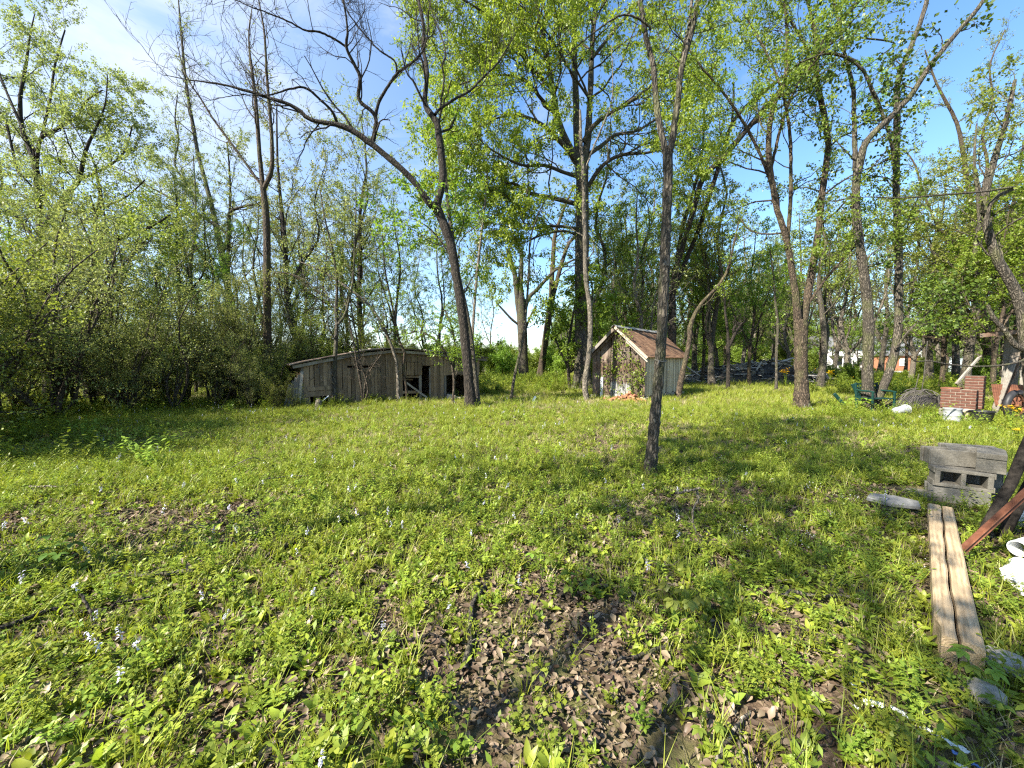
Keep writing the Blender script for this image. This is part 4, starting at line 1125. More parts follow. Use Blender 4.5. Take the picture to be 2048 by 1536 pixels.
for side in (0, 1):
    for i in range(6):
        yy = -.36 + i * .80 + (random.uniform(-.02, .02) if i else 0)
        if side == 1:   # right slope falls towards +x
            o = obj("roof_sheet", cme, M["rust_roof"], shed)
            mt = Matrix.Translation((W / 2, yy, RH + .05 + .012 * (i % 2))) @ Matrix.Rotation(sl_ang + random.uniform(-.008, .008), 4, "Y") @ Matrix(((0, 1, 0, 0), (1, 0, 0, 0), (0, 0, 1, 0), (0, 0, 0, 1)))
        else:
            o = obj("roof_sheet", cme, M["rust_roof"], shed)
            mt = Matrix.Translation((W / 2, yy + .93, RH + .05 + .012 * (i % 2))) @ Matrix.Rotation(-sl_ang, 4, "Y") @ Matrix(((0, -1, 0, 0), (-1, 0, 0, 0), (0, 0, 1, 0), (0, 0, 0, 1)))
        o.matrix_local = mt
for i in range(4):
    mb = MB()
    y0, y1 = -.38 + i * 1.26, -.38 + i * 1.26 + 1.22
    for s in (-1, 1):
        mb.bar((W / 2 + s * .075, y0, RH + .045 + random.uniform(0, .01)), (W / 2 + s * .075, y1, RH + .045), .15, .006, up=(s * math.sin(sl_ang), 0, math.cos(sl_ang)))
    mb.build("ridge_cap", M["tin"], shed)
def rake(s, y0, t, wd, mat, name, x0=0.0, x1=1.0, dz=0.0):
    a = Vector((W / 2 + s * .02, y0, RH - .02 + dz)); b = Vector((W / 2 + s * (W / 2 + .22), y0, EH - .21 + dz))
    p, q = a.lerp(b, x0), a.lerp(b, x1)
    MB().bar(p, q, t, wd, up=(s * math.sin(sl_ang), 0, math.cos(sl_ang))).build(name, mat, shed)
rake(-1, -.34, .025, .13, M["plank_grey"], "barge_board", .02, 1.0, -.02)
rake(1, -.345, .02, .10, M["pale_stone"], "barge_board", 0, 1.0, .02)
rake(1, -.20, .05, .10, M["plank_grey"], "rafter", .30, .98, -.13)
rake(-1, -.10, .05, .09, M["plank_brown"], "rafter", 0, .95, -.1)
MB().bar((W + .12, -.34, EH - .10), (W + .10, D + .2, EH - .10), .04, .09).build("eave_board", M["plank_brown"], shed)
for (xx, yy, sx, sy, sz) in [(.10, -.02, .30, .22, .14), (.8, -.03, .35, .2, .13), (1.5, -.05, .42, .25, .14), (W - .08, .1, .3, .3, .15), (W + .02, 1.6, .3, .42, .16), (W + .03, 2.5, .34, .6, .20), (W, D - .2, .3, .3, .16)]:
    MB().box((xx, yy, sz / 2 - .03), (sx, sy, sz), Matrix.Rotation(random.uniform(-.2, .2), 3, "Z")).build("foundation_stone", M["pale_stone"], shed, bevel=.02)
for k, (x0, w, h) in enumerate([(.90, .34, .62), (1.22, .34, .50), (1.5, .32, .58)]):
    v, q = corrugated(w, h, .012, .07)
    v = v[:, [0, 2, 1]]; top = v[:, 2] > h * .8
    v[top, 2] += RNG.normal(0, .05, top.sum())
    o = obj("tin_patch", mesh_np("tin_patch", v, q), M["tin"], shed, loc=(x0, -.05 - .012 * k, .05), rot=(-.05, random.uniform(-.06, .06), 0))
plank(shed, M["white_paint"], (.46, -.035, .02), .12, .86, rot=(0, .03, 0), name="batten")

# vines over its front
vine = thing("vine", "green leafy vine hanging over the small shed's gable and front planks", "vine", (3.52, 16.6, 0), math.atan2(-.678, .734))
vp = []
for (x0, z0, x1, z1, wob) in [(1.25, .05, 1.22, 2.85, .06), (1.6, .1, 1.35, 2.6, .07), (1.95, .05, 1.75, 1.9, .09), (2.2, .0, 2.1, 1.75, .05), (.75, .05, .72, 1.75, .05), (1.5, .4, 1.15, 2.0, .1), (1.30, 2.4, 1.75, 2.45, .03), (1.1, 2.7, 1.5, 2.95, .03), (2.0, .2, 2.3, 1.2, .08), (1.0, .1, .8, 1.2, .06), (1.7, .1, 2.0, 1.1, .1)]:
    z = np.linspace(0, 1, 8)
    q = np.stack([x0 + (x1 - x0) * z, np.full(8, -.07) - (.30 if z1 > 2.4 and z0 > 2 else 0.0) - .02 * RNG.random(8), z0 + (z1 - z0) * z], 1)
    q[1:-1, 0] += RNG.normal(0, wob, 6)
    if z1 > 2.4: q[-3:, 1] -= np.array([.08, .2, .3])
    vp.append(q)
vp = np.array(vp); vr = np.full(vp.shape[:2], .011)
c1 = children(vp, vr, 10, .5, 60, t0=.1, K=5, up=-.05, wig=.35, rr=.5, rmin=.003, taper=0)
c1[0][:, :, 1] = -.06 - np.abs(c1[0][:, :, 1] + .06) * .6
V, Q = join([tubes(vp, vr, 5), tubes(c1[0], c1[1], 3)])
obj("stem", mesh_np("stem", V, Q, smooth=True), M["bark_twig"], vine)
lp = np.concatenate([c1[0][:, ::1][:, :5], resample(vp[0], vr[0], 5)[0][None]])
V, Q, var = leaves(c1[0], 9, .08, spread=.05, flat=.2, droop=.6, aspect=.8)
V[:, 1] = np.minimum(V[:, 1], -.035)
obj("leaves", mesh_np("leaves", V, Q, var=var), M["leaf_bright"], vine)

# loose bricks heaped at its front corner
BW, BH, BD = .20, .06, .095
mb = MB().box((0, 0, 0), (BW, BD, BH)); brick_me = mb.mesh("brick", bevel=.006)
brick_me.materials.append(M["brick_orange"])
sm = shed.matrix_basis if False else Matrix.Translation((3.52, 16.6, 0)) @ Matrix.Rotation(math.atan2(-.678, .734), 4, "Z")
for i in range(62):
    a = random.uniform(0, 6.28); rr = abs(random.gauss(0, .30))
    lx, ly = 1.95 + rr * 1.5 * math.cos(a), -.48 + rr * .8 * math.sin(a)
    z = max(.02, .30 - rr * .5) * random.uniform(.25, 1) if i > 18 else .03
    p = sm @ Vector((lx, min(ly, -.14), z))
    o = obj("loose_brick", brick_me, None, None, loc=p, rot=(random.gauss(0, .35), random.gauss(0, .35), random.uniform(0, 6.28)))
    tag(o, "orange-red loose brick in the heap at the small shed's front corner", "brick", "loose bricks heaped by the small shed")

# ------------------------------------------------------------------ the long low shed
CX, CY, CA = -7.1, 12.7, math.atan2(3.6, 5.5)
coop = thing("long_shed", "long low weathered wooden shed with sagging roof and dark openings", "shed", (CX, CY, 0), CA)
ROOF = [(-.25, 1.42), (0, 1.50), (1.0, 1.70), (1.91, 1.89), (2.81, 2.02), (4.0, 1.98), (5.03, 1.89), (5.9, 1.79), (7.08, 1.70)]
rh = lambda s: float(np.interp(s, [a for a, b in ROOF], [b for a, b in ROOF]))
rs = lambda s: (rh(s + .1) - rh(s - .1)) / .2
s = .12
CB = M["plank_coop"]
while s < 6.75:
    w = random.uniform(.11, .19)
    m = s + w / 2
    top = rh(m) - .10
    lo = random.uniform(-.02, .05)
    pieces = []
    if m < 3.4:
        if 1.45 < m < 2.42: pieces = [(lo, 1.30 + random.uniform(-.01, .01)), (1.39, top)]
        else: pieces = [(lo, top)]
        if .35 < m < .8: pieces = [(.35, top)] if random.random() < .5 else pieces
    elif m < 4.16: pieces = [(1.00 + random.uniform(-.02, .02), 1.5), (1.52, top)]
    elif m < 4.58: pieces = [(1.38, top)]
    elif m < 5.05: pieces = [(.03, 1.38), (1.40, top)]
    elif m < 5.20: pieces = [(.0, top)]
    else: pieces = [(.98 + random.uniform(-.02, .03), top)]
    for a, b in pieces:
        istop = b == top
        plank(coop, CB, (m, random.uniform(-.012, .012), a), w - random.uniform(.006, .018), b - a, slope=rs(m) if istop else 0, rot=(random.uniform(-.012, .012), random.uniform(-.016, .016), 0), t=.02)
    s += w
# boards nailed across and fallen bits
for (a, b, w, mt) in [((.15, -.04, .42), (1.35, -.045, .46), .17, CB), ((.2, -.04, .60), (1.05, -.05, .63), .13, CB), ((3.4, -.03, .36), (4.2, -.035, .34), .11, CB), ((3.45, .02, .95), (4.12, .02, .93), .05, CB),
                      ((3.55, -.06, .75), (4.35, -.20, .12), .07, M["plank_grey"]), ((3.5, .25, .85), (3.95, .25, .82), .05, CB)]:
    MB().bar(a, b, .022, w, up=(0, 0, 1)).build("cross_board", mt, coop)
for (xs_, h) in [(3.38, 1.95), (4.17, 1.9), (4.60, 1.4), (5.22, 1.85), (6.7, 1.65), (.1, 1.45)]:
    MB().box((xs_, .05, h / 2 - .05), (.09, .08, h - .1)).build("post", M["plank_grey"], coop)
for i in range(5):   # splayed boards at the left corner
    plank(coop, M["plank_grey"], (-.05 - .10 * i, -.02 + .05 * i, -.02), .085, 1.22 - .1 * i, rot=(0, .10 + .03 * i, random.uniform(-.5, .3)), name="loose_board")
DP = 3.6
prism_wall("back_wall", [(0, 0), (6.8, 0)] + [(a, b - .12) for a, b in ROOF[::-1] if 0 <= a < 7] , M["plank_brown"], coop, y=DP)
MB().box((.04, DP / 2, .68), (.03, DP - .1, 1.4)).build("side_wall", CB, coop)
MB().box((6.78, DP / 2, .80), (.03, DP - .1, 1.6)).build("side_wall", CB, coop)
MB().box((3.30, DP / 2 + .2, .9), (.03, DP - .6, 1.75)).build("inner_wall", M["plank_brown"], coop)
MB().box((5.0, DP / 2 + .2, .85), (.03, DP - .6, 1.65)).build("inner_wall", M["plank_brown"], coop)
# roof: tarred boards laid side by side over the bowed rafters, their ragged ends to the front
s = -.28
while s < 7.1:
    w = random.uniform(.22, .5); e = min(s + w, 7.12)
    z0, z1 = rh(s), rh(e)
    yo = -.26 + random.uniform(-.10, .05)
    mb = MB()
    k = .02 * random.random()
    vs = [(s, yo, z0 - .02 + k), (e, yo, z1 - .02 + k), (e, DP + .2, z1 - .02), (s, DP + .2, z0 - .02)]
    vs = vs + [(a, b, c + .035) for a, b, c in vs]
    mb.add(vs, [(0, 3, 2, 1), (4, 5, 6, 7), (0, 1, 5, 4), (1, 2, 6, 5), (2, 3, 7, 6), (3, 0, 4, 7)])
    mb.build("roof_board", M["plank_brown"], coop)
    s = e + .006
for (a, b) in [(-.2, 1.6), (1.5, 3.1), (3.0, 4.6), (4.5, 6.2), (6.1, 7.1)]:
    MB().bar((a, -.13 + random.uniform(-.01, .01), rh(a) - .085), (b, -.13, rh(b) - .085), .025, .10).build("fascia_board", M["plank_grey"], coop)
for (a, b, y_) in [(1.6, 3.4, -.05), (2.3, 3.7, .2), (2.0, 3.0, .5), (4.4, 6.0, .1)]:
    MB().bar((a, y_, rh(a) + .06), (b, y_ + .25, rh(b) + .05), .22, .025).build("roof_scrap", M["ash_wood"], coop)
cm = Matrix.Translation((CX, CY, 0)) @ Matrix.Rotation(CA, 4, "Z")
# dead vines hanging on it
dv = thing("dead_vine", "tangle of dry leafless vine stems hanging on the long shed's front", "vine", (CX, CY, 0), CA)
vp = []
for (x0, z0, x1, z1) in [(.6, 1.5, .75, .3), (.75, 1.55, .55, .9), (.9, 1.5, 1.0, .5), (1.9, 1.75, 1.3, .2), (2.4, 1.85, 2.05, .1), (2.3, 1.8, 2.9, .2), (2.9, 1.6, 2.5, .3), (1.0, 1.6, 2.4, 1.9), (2.1, .1, 2.7, 1.7), (4.4, 1.8, 4.0, 1.0)]:
    z = np.linspace(0, 1, 9)
    q = np.stack([x0 + (x1 - x0) * z, -.06 - .2 * np.sin(z * 3.1) * RNG.random(), z0 + (z1 - z0) * z], 1) if False else np.stack([x0 + (x1 - x0) * z, -.06 - .15 * np.sin(z * 3.1), z0 + (z1 - z0) * z], 1)
    q[1:, 0] += np.cumsum(RNG.normal(0, .05, 8)); vp.append(q)
vp = np.array(vp); vr = np.full(vp.shape[:2], .010)
c1 = children(vp, vr, 5, .5, 50, t0=.1, K=6, up=-.08, wig=.35, rr=.6, rmin=.004)
V, Q = join([tubes(vp, vr, 5), tubes(c1[0], c1[1], 3)])
obj("stem", mesh_np("stem", V, Q, smooth=True), M["bark_pale"], dv)
# things lying before it
def lump(name, loc, size, mat, label=None, cat=None, group=None, seed=0, sub=2, rough=.18, flat=0.0, rot=0.0):
    bm = bmesh.new(); bmesh.ops.create_icosphere(bm, subdivisions=sub, radius=1)
    rg = np.random.default_rng(seed)
    for v in bm.verts:
        k = 1 + rg.normal(0, rough)
        v.co = Vector((v.co.x * size[0], v.co.y * size[1], v.co.z * size[2])) * k
        if flat and v.co.z > flat * size[2]: v.co.z = flat * size[2]
    me = bpy.data.meshes.new(name); bm.to_mesh(me); bm.free()
    o = obj(name, me, mat, None, loc=loc, rot=(0, 0, rot))
    return tag(o, label, cat, group)
p = G(636, 818)
tag(MB().tube([(0, 0, -.05), (.01, 0, .12), (.03, .01, .26), (.05, .01, .31)], [.115, .10, .095, .05], 9).build("tree_stump", M["bark_pale"], None, loc=(p[0], p[1], 0), smooth=True),
    "short pale weathered stump before the long shed's left end", "stump")
p = G(648, 812)
mb = MB()
for i in range(12):
    a = i * 2 * math.pi / 12
    p0 = (.20 * math.cos(a), .035 * math.sin(a), 0); p1 = (.20 * math.cos(a + .5236), .035 * math.sin(a + .5236), 0)
    mb.tube([p0, p1], .016, 5)
mb.tube([(-.2, 0, 0), (-.38, 0, 0)], .016, 5)
tag(mb.build("metal_loop", M["white_paint"], None, loc=(p[0], p[1], .22), rot=(.2, -.7, .3)), "narrow white metal loop tilted on the grass beside the pale stump", "metal loop")
for i, (lx, lz, w, h, ry, lb) in enumerate([(5.35, .10, .36, .20, .2, "larger pale broken block at the foot of the long shed's right opening"), (5.65, .05, .30, .10, -.3, "flat pale broken slab before the long shed's right opening"),
                                    (5.95, .04, .22, .12, .6, "smallest pale broken block before the long shed's right opening")]):
    pp = cm @ Vector((lx, -.25 - .05 * i, lz))
    tag(MB().box((0, 0, 0), (w, .2, h)).build("concrete_rubble", M["pale_stone"], None, loc=pp, rot=(.1, .15, ry), bevel=.025), lb, "rubble block", "broken pale blocks before the long shed")

# ------------------------------------------------------------------ the burnt heap
hc = np.array([(1505 - 1024) / F_PX * 28, 28.0])
def heap_z(x, y): return np.maximum(0, 1.45 * (1 - ((x - hc[0]) / 5.6) ** 2 - ((y - hc[1]) / 2.0) ** 2)) * (.75 + .5 * vnoise(x * .9, y * .9, 5))
n = 50; gx_, gy_ = np.meshgrid(np.linspace(hc[0] - 5.8, hc[0] + 5.8, n), np.linspace(hc[1] - 2.1, hc[1] + 2.1, 24))
hz = heap_z(gx_, gy_) - .1 + RNG.normal(0, .05, gx_.shape)
i_ = np.arange(n * 24).reshape(24, n)
heap = obj("ash_heap", mesh_np("ash_heap", np.stack([gx_, gy_, hz], -1).reshape(-1, 3), np.stack([i_[:-1, :-1], i_[:-1, 1:], i_[1:, 1:], i_[1:, :-1]], -1).reshape(-1, 4)), M["charcoal"])
tag(heap, "long low heap of black ash and burnt debris under the trees", "debris heap", None, "thing")
hb = []
for kind, (mat, cnt, ls, lab, grp) in enumerate([("charcoal", 70, (.5, 2.4), "charred black board lying across the burnt debris heap", "charred boards on the burnt heap"),
                               ("ash_wood", 120, (.4, 2.0), "ash-grey scorched board lying on the burnt debris heap", "grey boards on the burnt heap")]):
    me = MB().box((0, 0, 0), (1, .10, .03)).mesh("board", bevel=.008); me.materials.append(M[mat])
    for i in range(cnt):
        xx, yy = hc[0] + random.uniform(-5, 5), hc[1] + random.uniform(-1.7, 1.2)
        z = float(heap_z(xx, yy)) + random.uniform(-.02, .16)
        o = obj("burnt_board", me, None, None, loc=(xx, yy, z), rot=(random.gauss(0, .5), random.gauss(0, .22), random.gauss(0, .6)))
        o.scale = (random.uniform(*ls), random.uniform(.6, 1.8), random.uniform(.7, 1.5))
        tag(o, lab, "board", grp)
me = MB().box((0, 0, 0), (.32, .2, .18)).mesh("block", bevel=.03); me.materials.append(M["concrete"])
for i in range(70):
    xx, yy = hc[0] + random.uniform(-5.2, 5.6), hc[1] + random.uniform(-1.9, .8)
    o = obj("rubble_block", me, None, None, loc=(xx, yy, float(heap_z(xx, yy)) + .05), rot=(random.gauss(0, .5), random.gauss(0, .4), random.uniform(0, 6)))
    o.scale = [random.uniform(.5, 1.5) for _ in range(3)]
    tag(o, "grey chunk of broken masonry on the burnt debris heap", "rubble block", "masonry chunks on the burnt heap")
for (u, v, Y, ln, ry, rz, lb) in [(1390, 745, 27, 2.2, .5, .3, "long pale pole sticking out of the burnt heap's left end"), (1512, 742, 27, 1.6, -1.0, .2, "short white plank propped steeply against the burnt heap's middle"), (1600, 748, 26.6, 3.0, .12, .1, "long black beam sloping down the burnt heap's right end")]:
    q = P(u, v, Y)
    tag(MB().box((0, 0, 0), (ln, .09, .08)).build("propped_beam", M["ash_wood"] if "black" not in lb else M["char"], None, loc=q, rot=(0, ry, rz), bevel=.01), lb, "beam")

# ------------------------------------------------------------------ far houses
hx0, hy = (1655 - 1024) / F_PX * 72, 72.0
wh = thing("white_house", "far white house half hidden by trees beyond the burnt heap", "house", (hx0, hy, 0), -.12)
MB().box((8.5, 4.5, 2.2), (17, 9, 4.4)).build("wall", M["white_paint"], wh)
mb = MB(); mb.add([(-.5, -.6, 4.4), (17.5, -.6, 4.4), (17.5, 9.6, 4.4), (-.5, 9.6, 4.4), (-.5, 4.5, 6.8), (17.5, 4.5, 6.8)], [(0, 1, 5, 4), (2, 3, 4, 5), (0, 4, 3), (1, 2, 5), (0, 3, 2, 1)])
mb.build("roof", M["grey_roof"], wh)
for xw in (2.0, 5.5, 9.0, 15.5):
    f = MB().box((xw, -.02, 1.7), (1.3, .08, 1.5)).build("window", M["white_paint"], wh)
    MB().box((xw, -.075, 1.7), (1.1, .03, 1.3)).build("pane", M["dark_window"], f)
for xw in (.4, 1.6, 3.2):
    MB().box((xw, -1.4, 1.3), (.12, .12, 2.6)).build("porch_post", M["white_paint"], wh)
MB().box((1.8, -.8, 2.66), (3.4, 1.6, .12)).build("porch_roof", M["grey_roof"], wh)
MB().box((1.8, -.8, .2), (3.4, 1.5, .4)).build("porch", M["concrete"], wh)
gx0 = (1779 - 1024) / F_PX * 66
gar = thing("brick_garage", "far low red-orange brick building with one white window by the driveway", "garage", (gx0, 66, 0), -.05)
bw = 5.0
MB().box((bw / 2, 3, 1.35), (bw, 6, 2.7)).build("wall", M["brick_orange"], gar)
mb = MB(); mb.add([(-.3, -.3, 2.7), (bw + .3, -.3, 2.7), (bw + .3, 6.3, 2.7), (-.3, 6.3, 2.7), (bw / 2, -.3, 3.6), (bw / 2, 6.3, 3.6)], [(0, 1, 4), (3, 5, 2), (0, 4, 5, 3), (1, 2, 5, 4), (0, 3, 2, 1)])
mb.build("roof", M["grey_roof"], gar)
f = MB().box((2.1, -.03, 1.55), (1.15, .1, 1.25)).build("window", M["white_paint"], gar)
for zz in (1.30, 1.82):
    MB().box((2.1, -.095, zz), (.9, .03, .45)).build("pane", M["galvanised"], f)
pq_ = np.array(((1918 - 1024) / F_PX * 58, 58, 0))
pb_ = thing("utility_shed", "far pale blue-grey metal shed between trees above the brick fireplace", "shed", pq_, 0)
MB().box((1.0, .9, 1.2), (2.0, 1.8, 2.3)).build("wall", M["pale_blue"], pb_)
MB().box((1.0, .9, 2.40), (2.2, 2.0, .1)).build("roof", M["grey_roof"], pb_)
for zz in (.5, 1.6): MB().box((.5, -.02, zz), (.3, .03, .08)).build("hinge", M["galvanised"], pb_)
p = P(1950, 735, 50)
tag(MB().box((0, 0, 0), (2.6, .5, .25)).build("white_trough", M["white_paint"], None, loc=p, bevel=.03), "far low white trough-like shape behind the brick chimney", "trough")

# ------------------------------------------------------------------ green bench and what lies by it
bq = G(1766, 826); by = bq[1]
bench = thing("garden_bench", "dark green metal garden bench with lattice back behind the V-shaped tree", "bench", (bq[0], by + .25, 0), .12)
GM = M["bench_green"]
BWd, SH, BKH = .74, .42, .88
for sx in (-1, 1):
    MB().box((sx * BWd / 2, -.22, .30), (.05, .05, .62)).build("leg", GM, bench, bevel=.006)
    MB().bar((sx * BWd / 2, .22, -.02), (sx * BWd / 2, .30, BKH), .05, .05).build("leg", GM, bench, bevel=.006)
    MB().tube([(sx * BWd / 2, -.26, .615), (sx * BWd / 2, -.12, .64), (sx * BWd / 2, .1, .64), (sx * BWd / 2, .26, .66)], .027, 7).build("armrest", GM, bench)
for i in range(6):
    MB().box((0, -.2 + i * .078, SH), (BWd - .05, .06, .025)).build("seat_slat", GM, bench, bevel=.005)
fb = MB()
ya = lambda z: .22 + .08 * (z / BKH) - .0
for z in (.48, .72, .845):
    fb.bar((-BWd / 2, ya(z), z), (BWd / 2, ya(z), z), .03, .035)
bo = fb.build("backrest", GM, bench, bevel=.004)
lt = MB()
for i in range(-3, 9):
    for s in (1, -1):
        x0 = -BWd / 2 + i * .10; x1 = x0 + .20
        if s < 0: x0, x1 = x1, x0
        z0, z1 = .49, .71
        def cl(xa, za, xb, zb):
            if max(xa, xb) < -.35 or min(xa, xb) > .35: return None
            pts_ = []
            for (x_, z_, xo, zo) in ((xa, za, xb, zb), (xb, zb, xa, za)):
                if abs(x_) > .35:
                    lim = math.copysign(.35, x_); t_ = (lim - x_) / (xo - x_); x_, z_ = lim, z_ + (zo - z_) * t_
                pts_.append((x_, z_))
            return pts_
        c = cl(x0, z0, x1, z1)
        if c: lt.bar((c[0][0], ya(c[0][1]) + .004 * s, c[0][1]), (c[1][0], ya(c[1][1]) + .004 * s, c[1][1]), .012, .018)
lt.build("lattice", GM, bo)
sc2 = MB()
for i in range(7):
    xx = -.30 + i * .10
    sc2.tube([(xx + .045 * math.cos(a), ya(.78), .783 + .045 * math.sin(a)) for a in np.linspace(0, 2 * math.pi, 9)], .009, 5, cap=False)
sc2.build("scrollwork", GM, bo)
for (u0, v0, u1, v1, lb) in [(1668, 787, 1702, 817, "lower of two dark green bars poking out of the grass left of the V-shaped tree"), (1705, 768, 1728, 806, "upper of two dark green bars poking out of the grass left of the V-shaped tree")]:
    Y_ = 12.6
    tag(MB().bar(P(u0, v0, Y_), P(u1, v1 + 8, Y_ - .1), .045, .10).build("metal_bar", GM, None, bevel=.008), lb, "metal bar")
p = G(1815, 832)
pl = thing("metal_bucket", "dented pale metal bucket lying on its side right of the green bench", "bucket", (p[0], p[1] + .2, .12), .3)
mb = MB(); mb.tube([(-.22, 0, 0), (-.21, 0, 0), (0, 0, .01), (.20, 0, .03), (.22, 0, .03)], [.09, .10, .118, .135, .14], 14, cap=False); mb.tube([(-.215, 0, 0), (-.214, 0, 0)], .098, 14)
mb.build("body", M["galvanised"], pl, smooth=True)
mb = MB(); mb.tube([(.22 - .0 * a, .14 * math.cos(a), .03 + .14 * math.sin(a)) for a in np.linspace(0, 2 * math.pi, 15)], .009, 5, cap=False); mb.build("rim", M["galvanised"], pl)

# dark wire netting heaped up
p = G(1872, 824)
net = thing("wire_netting", "crumpled heap of dark wire netting left of the brick fireplace", "wire netting", (p[0], p[1] + .5, 0), .1)
mb = MB()
def nz_(a, b): return max(0.0, .62 * (1 - (a / .75) ** 2) * (1 - (b / .7) ** 2)) + .10 * (float(vnoise(a * 4 + 7, b * 4, 3)) - .3)
for k in range(30):
    c = -.74 + k * 1.48 / 29
    for ax in (0, 1):
        pts_ = []
        for j in range(13):
            d = -.7 + j * 1.4 / 12
            a, b = (c, d) if ax == 0 else (d, c)
            pts_.append((a + .25 * d * (1 - ax), b * .8, max(-.02, nz_(a, b))))
        mb.tube(pts_, .006, 3, cap=False)
mb.build("mesh_wires", M["wire"], net)
mb = MB()
for k in range(16):
    a = random.uniform(0, 6.28); pts_ = []
    x_, y_ = random.uniform(-.5, .3), random.uniform(-.6, .2)
    for j in range(7):
        pts_.append((x_, y_, max(0, nz_(x_, y_) + random.uniform(-.03, .1)))); x_ += .22 * math.cos(a); y_ += .16 * math.sin(a); a += random.gauss(0, .5)
    mb.tube(pts_, .012, 4, cap=False)
mb.build("loose_strand", M["wire"], net)
lump("dark_tarp", (p[0] + .15, p[1] + .55, .12), (.62, .48, .36), M["black_plastic"], "dark bundle lying under the crumpled wire netting", "bundle", seed=3, rough=.06)

# ------------------------------------------------------------------ brick fireplace
fq = G(1886, 836); fpY = fq[1]
fp = thing("brick_fireplace", "outdoor red brick fireplace with short chimney on concrete blocks", "fireplace", (fq[0] + .22, fpY + .30, 0), -1.0)
bme = MB().box((0, 0, 0), (.205, .095, .062)).mesh("brick", bevel=.005); bme.materials.append(M["brick_red"])
def brick_ring(x0, x1, y0, y1, z0, n):
    for k in range(n):
        z = z0 + k * .074 + .037
        for (ax, ay, bx, by_) in ((x0, y0, x1, y0), (x1, y0, x1, y1), (x1, y1, x0, y1), (x0, y1, x0, y0)):
            L_ = math.hypot(bx - ax, by_ - ay); dx, dy = (bx - ax) / L_, (by_ - ay) / L_
            nb = max(1, round((L_ - .0) / .218)); st = L_ / nb; off = (.5 if k % 2 else 0.0)
            for i in range(nb):
                t_ = (i + .25 + off) * st if nb > 1 else L_ / 2
                if t_ > L_ - .02: continue
                o = obj("brick", bme, None, fp, loc=(ax + dx * t_ + random.uniform(-.003, .003), ay + dy * t_ + random.uniform(-.003, .003), z), rot=(0, 0, math.atan2(dy, dx)))
                o.scale = (min(1, st / .218), 1, 1) if nb > 1 else ((L_ + (.088 if (k + (abs(dx) > .5)) % 2 else -.10)) / .205, 1, 1)
def mortar_box(x0, x1, y0, y1, z0, z1): MB().box(((x0 + x1) / 2, (y0 + y1) / 2, (z0 + z1) / 2), (x1 - x0 + .075, y1 - y0 + .075, z1 - z0 - .004)).build("mortar", M["mortar"], fp)
Z0 = .25
brick_ring(.05, .60, .05, .50, Z0, 7); mortar_box(.05, .60, .05, .50, Z0, Z0 + 7 * .074)
brick_ring(.44, .68, .30, .56, Z0 + .002, 12); mortar_box(.44, .68, .30, .56, Z0, Z0 + 12 * .074)
MB().box((.17, .28, Z0 + 7 * .074 + .022), (.36, .52, .035)).build("top_slab", M["rust_red"], fp, rot=(0, 0, 0), bevel=.006)
for (xx, yy, w, d, m) in [(.14, .14, .30, .28, "concrete"), (.47, .13, .30, .28, "pale_stone"), (.30, .44, .62, .26, "concrete_dark")]:
    MB().box((xx, yy, Z0 / 2 - .01), (w, d, Z0 - .01)).build("base_block", M[m], fp, bevel=.015)
p = G(1898, 842)
cyl = thing("steel_drum", "short ribbed grey steel drum standing at the fireplace's left front", "drum", (p[0] + .02, p[1] - .05, 0), 0)
mb = MB(); mb.tube([(0, 0, 0), (0, 0, .04), (0, 0, .05), (0, 0, .15), (0, 0, .16), (0, 0, .17), (0, 0, .30), (0, 0, .31), (0, 0, .33)], [.17, .17, .165, .165, .175, .165, .165, .175, .172], 18, cap=True)
mb.build("body", M["galvanised"], cyl, smooth=True)
MB().tube([(0, 0, .32), (0, 0, .338)], [.178, .178], 18).build("rim", M["galvanised"], cyl)
p = G(1930, 842)
tag(MB().box((0, 0, .15), (.26, .2, .32)).build("pale_block", M["pale_stone"], None, loc=(p[0], p[1] - .02, 0), rot=(0, 0, .1), bevel=.02), "pale squared stone block between the steel drum and the black tub", "block")
p = G(1958, 846)
tub = thing("black_tub", "black plastic tub standing right of the pale block at the fireplace's foot", "tub", (p[0], p[1] - .05, 0), 0)
mb = MB(); mb.tube([(0, 0, 0), (0, 0, .02), (0, 0, .28), (0, 0, .30)], [.15, .17, .20, .215], 18, cap=False); mb.tube([(0, 0, .02), (0, 0, .03)], .17, 18); mb.build("body", M["black_plastic"], tub, smooth=True)
mb = MB(); mb.tube([(.21 * math.cos(a), .21 * math.sin(a), .30) for a in np.linspace(0, 2 * math.pi, 19)], .014, 6, cap=False); mb.build("rim", M["black_plastic"], tub)

# ------------------------------------------------------------------ corner shed at the right edge
cs = thing("corner_shed", "grey board shed at the right edge with rusty overhanging roof", "shed", (14.7, 11.4, 0), -.95)
x = 0
while x < 4.0:
    w = random.uniform(.13, .19)
    plank(cs, M["plank_grey"], (x + w / 2, random.uniform(-.01, .01), .02), w - .012, 2.42 + x * .10 - random.uniform(0, .05), rot=(0, random.uniform(-.01, .01), 0)); x += w
y = .05
while y < 3.2:
    w = random.uniform(.14, .2)
    plank(cs, M["plank_grey"], (0, y + w / 2, .02), w - .012, 2.38, rot=(0, 0, math.pi / 2)); y += w
for i in range(5):
    v_, q_ = corrugated(.92, 4.2); o = obj("roof_sheet", mesh_np("roof_sheet", v_, q_, smooth=True), M["rust_roof"], cs, loc=(-.45 + i * .86, -.75, 2.38 + i * .086), rot=(.02, -.10, 0))
MB().bar((-.42, -.70, 2.30), (4, -.70, 2.75), .04, .12).build("eave_board", M["plank_brown"], cs)
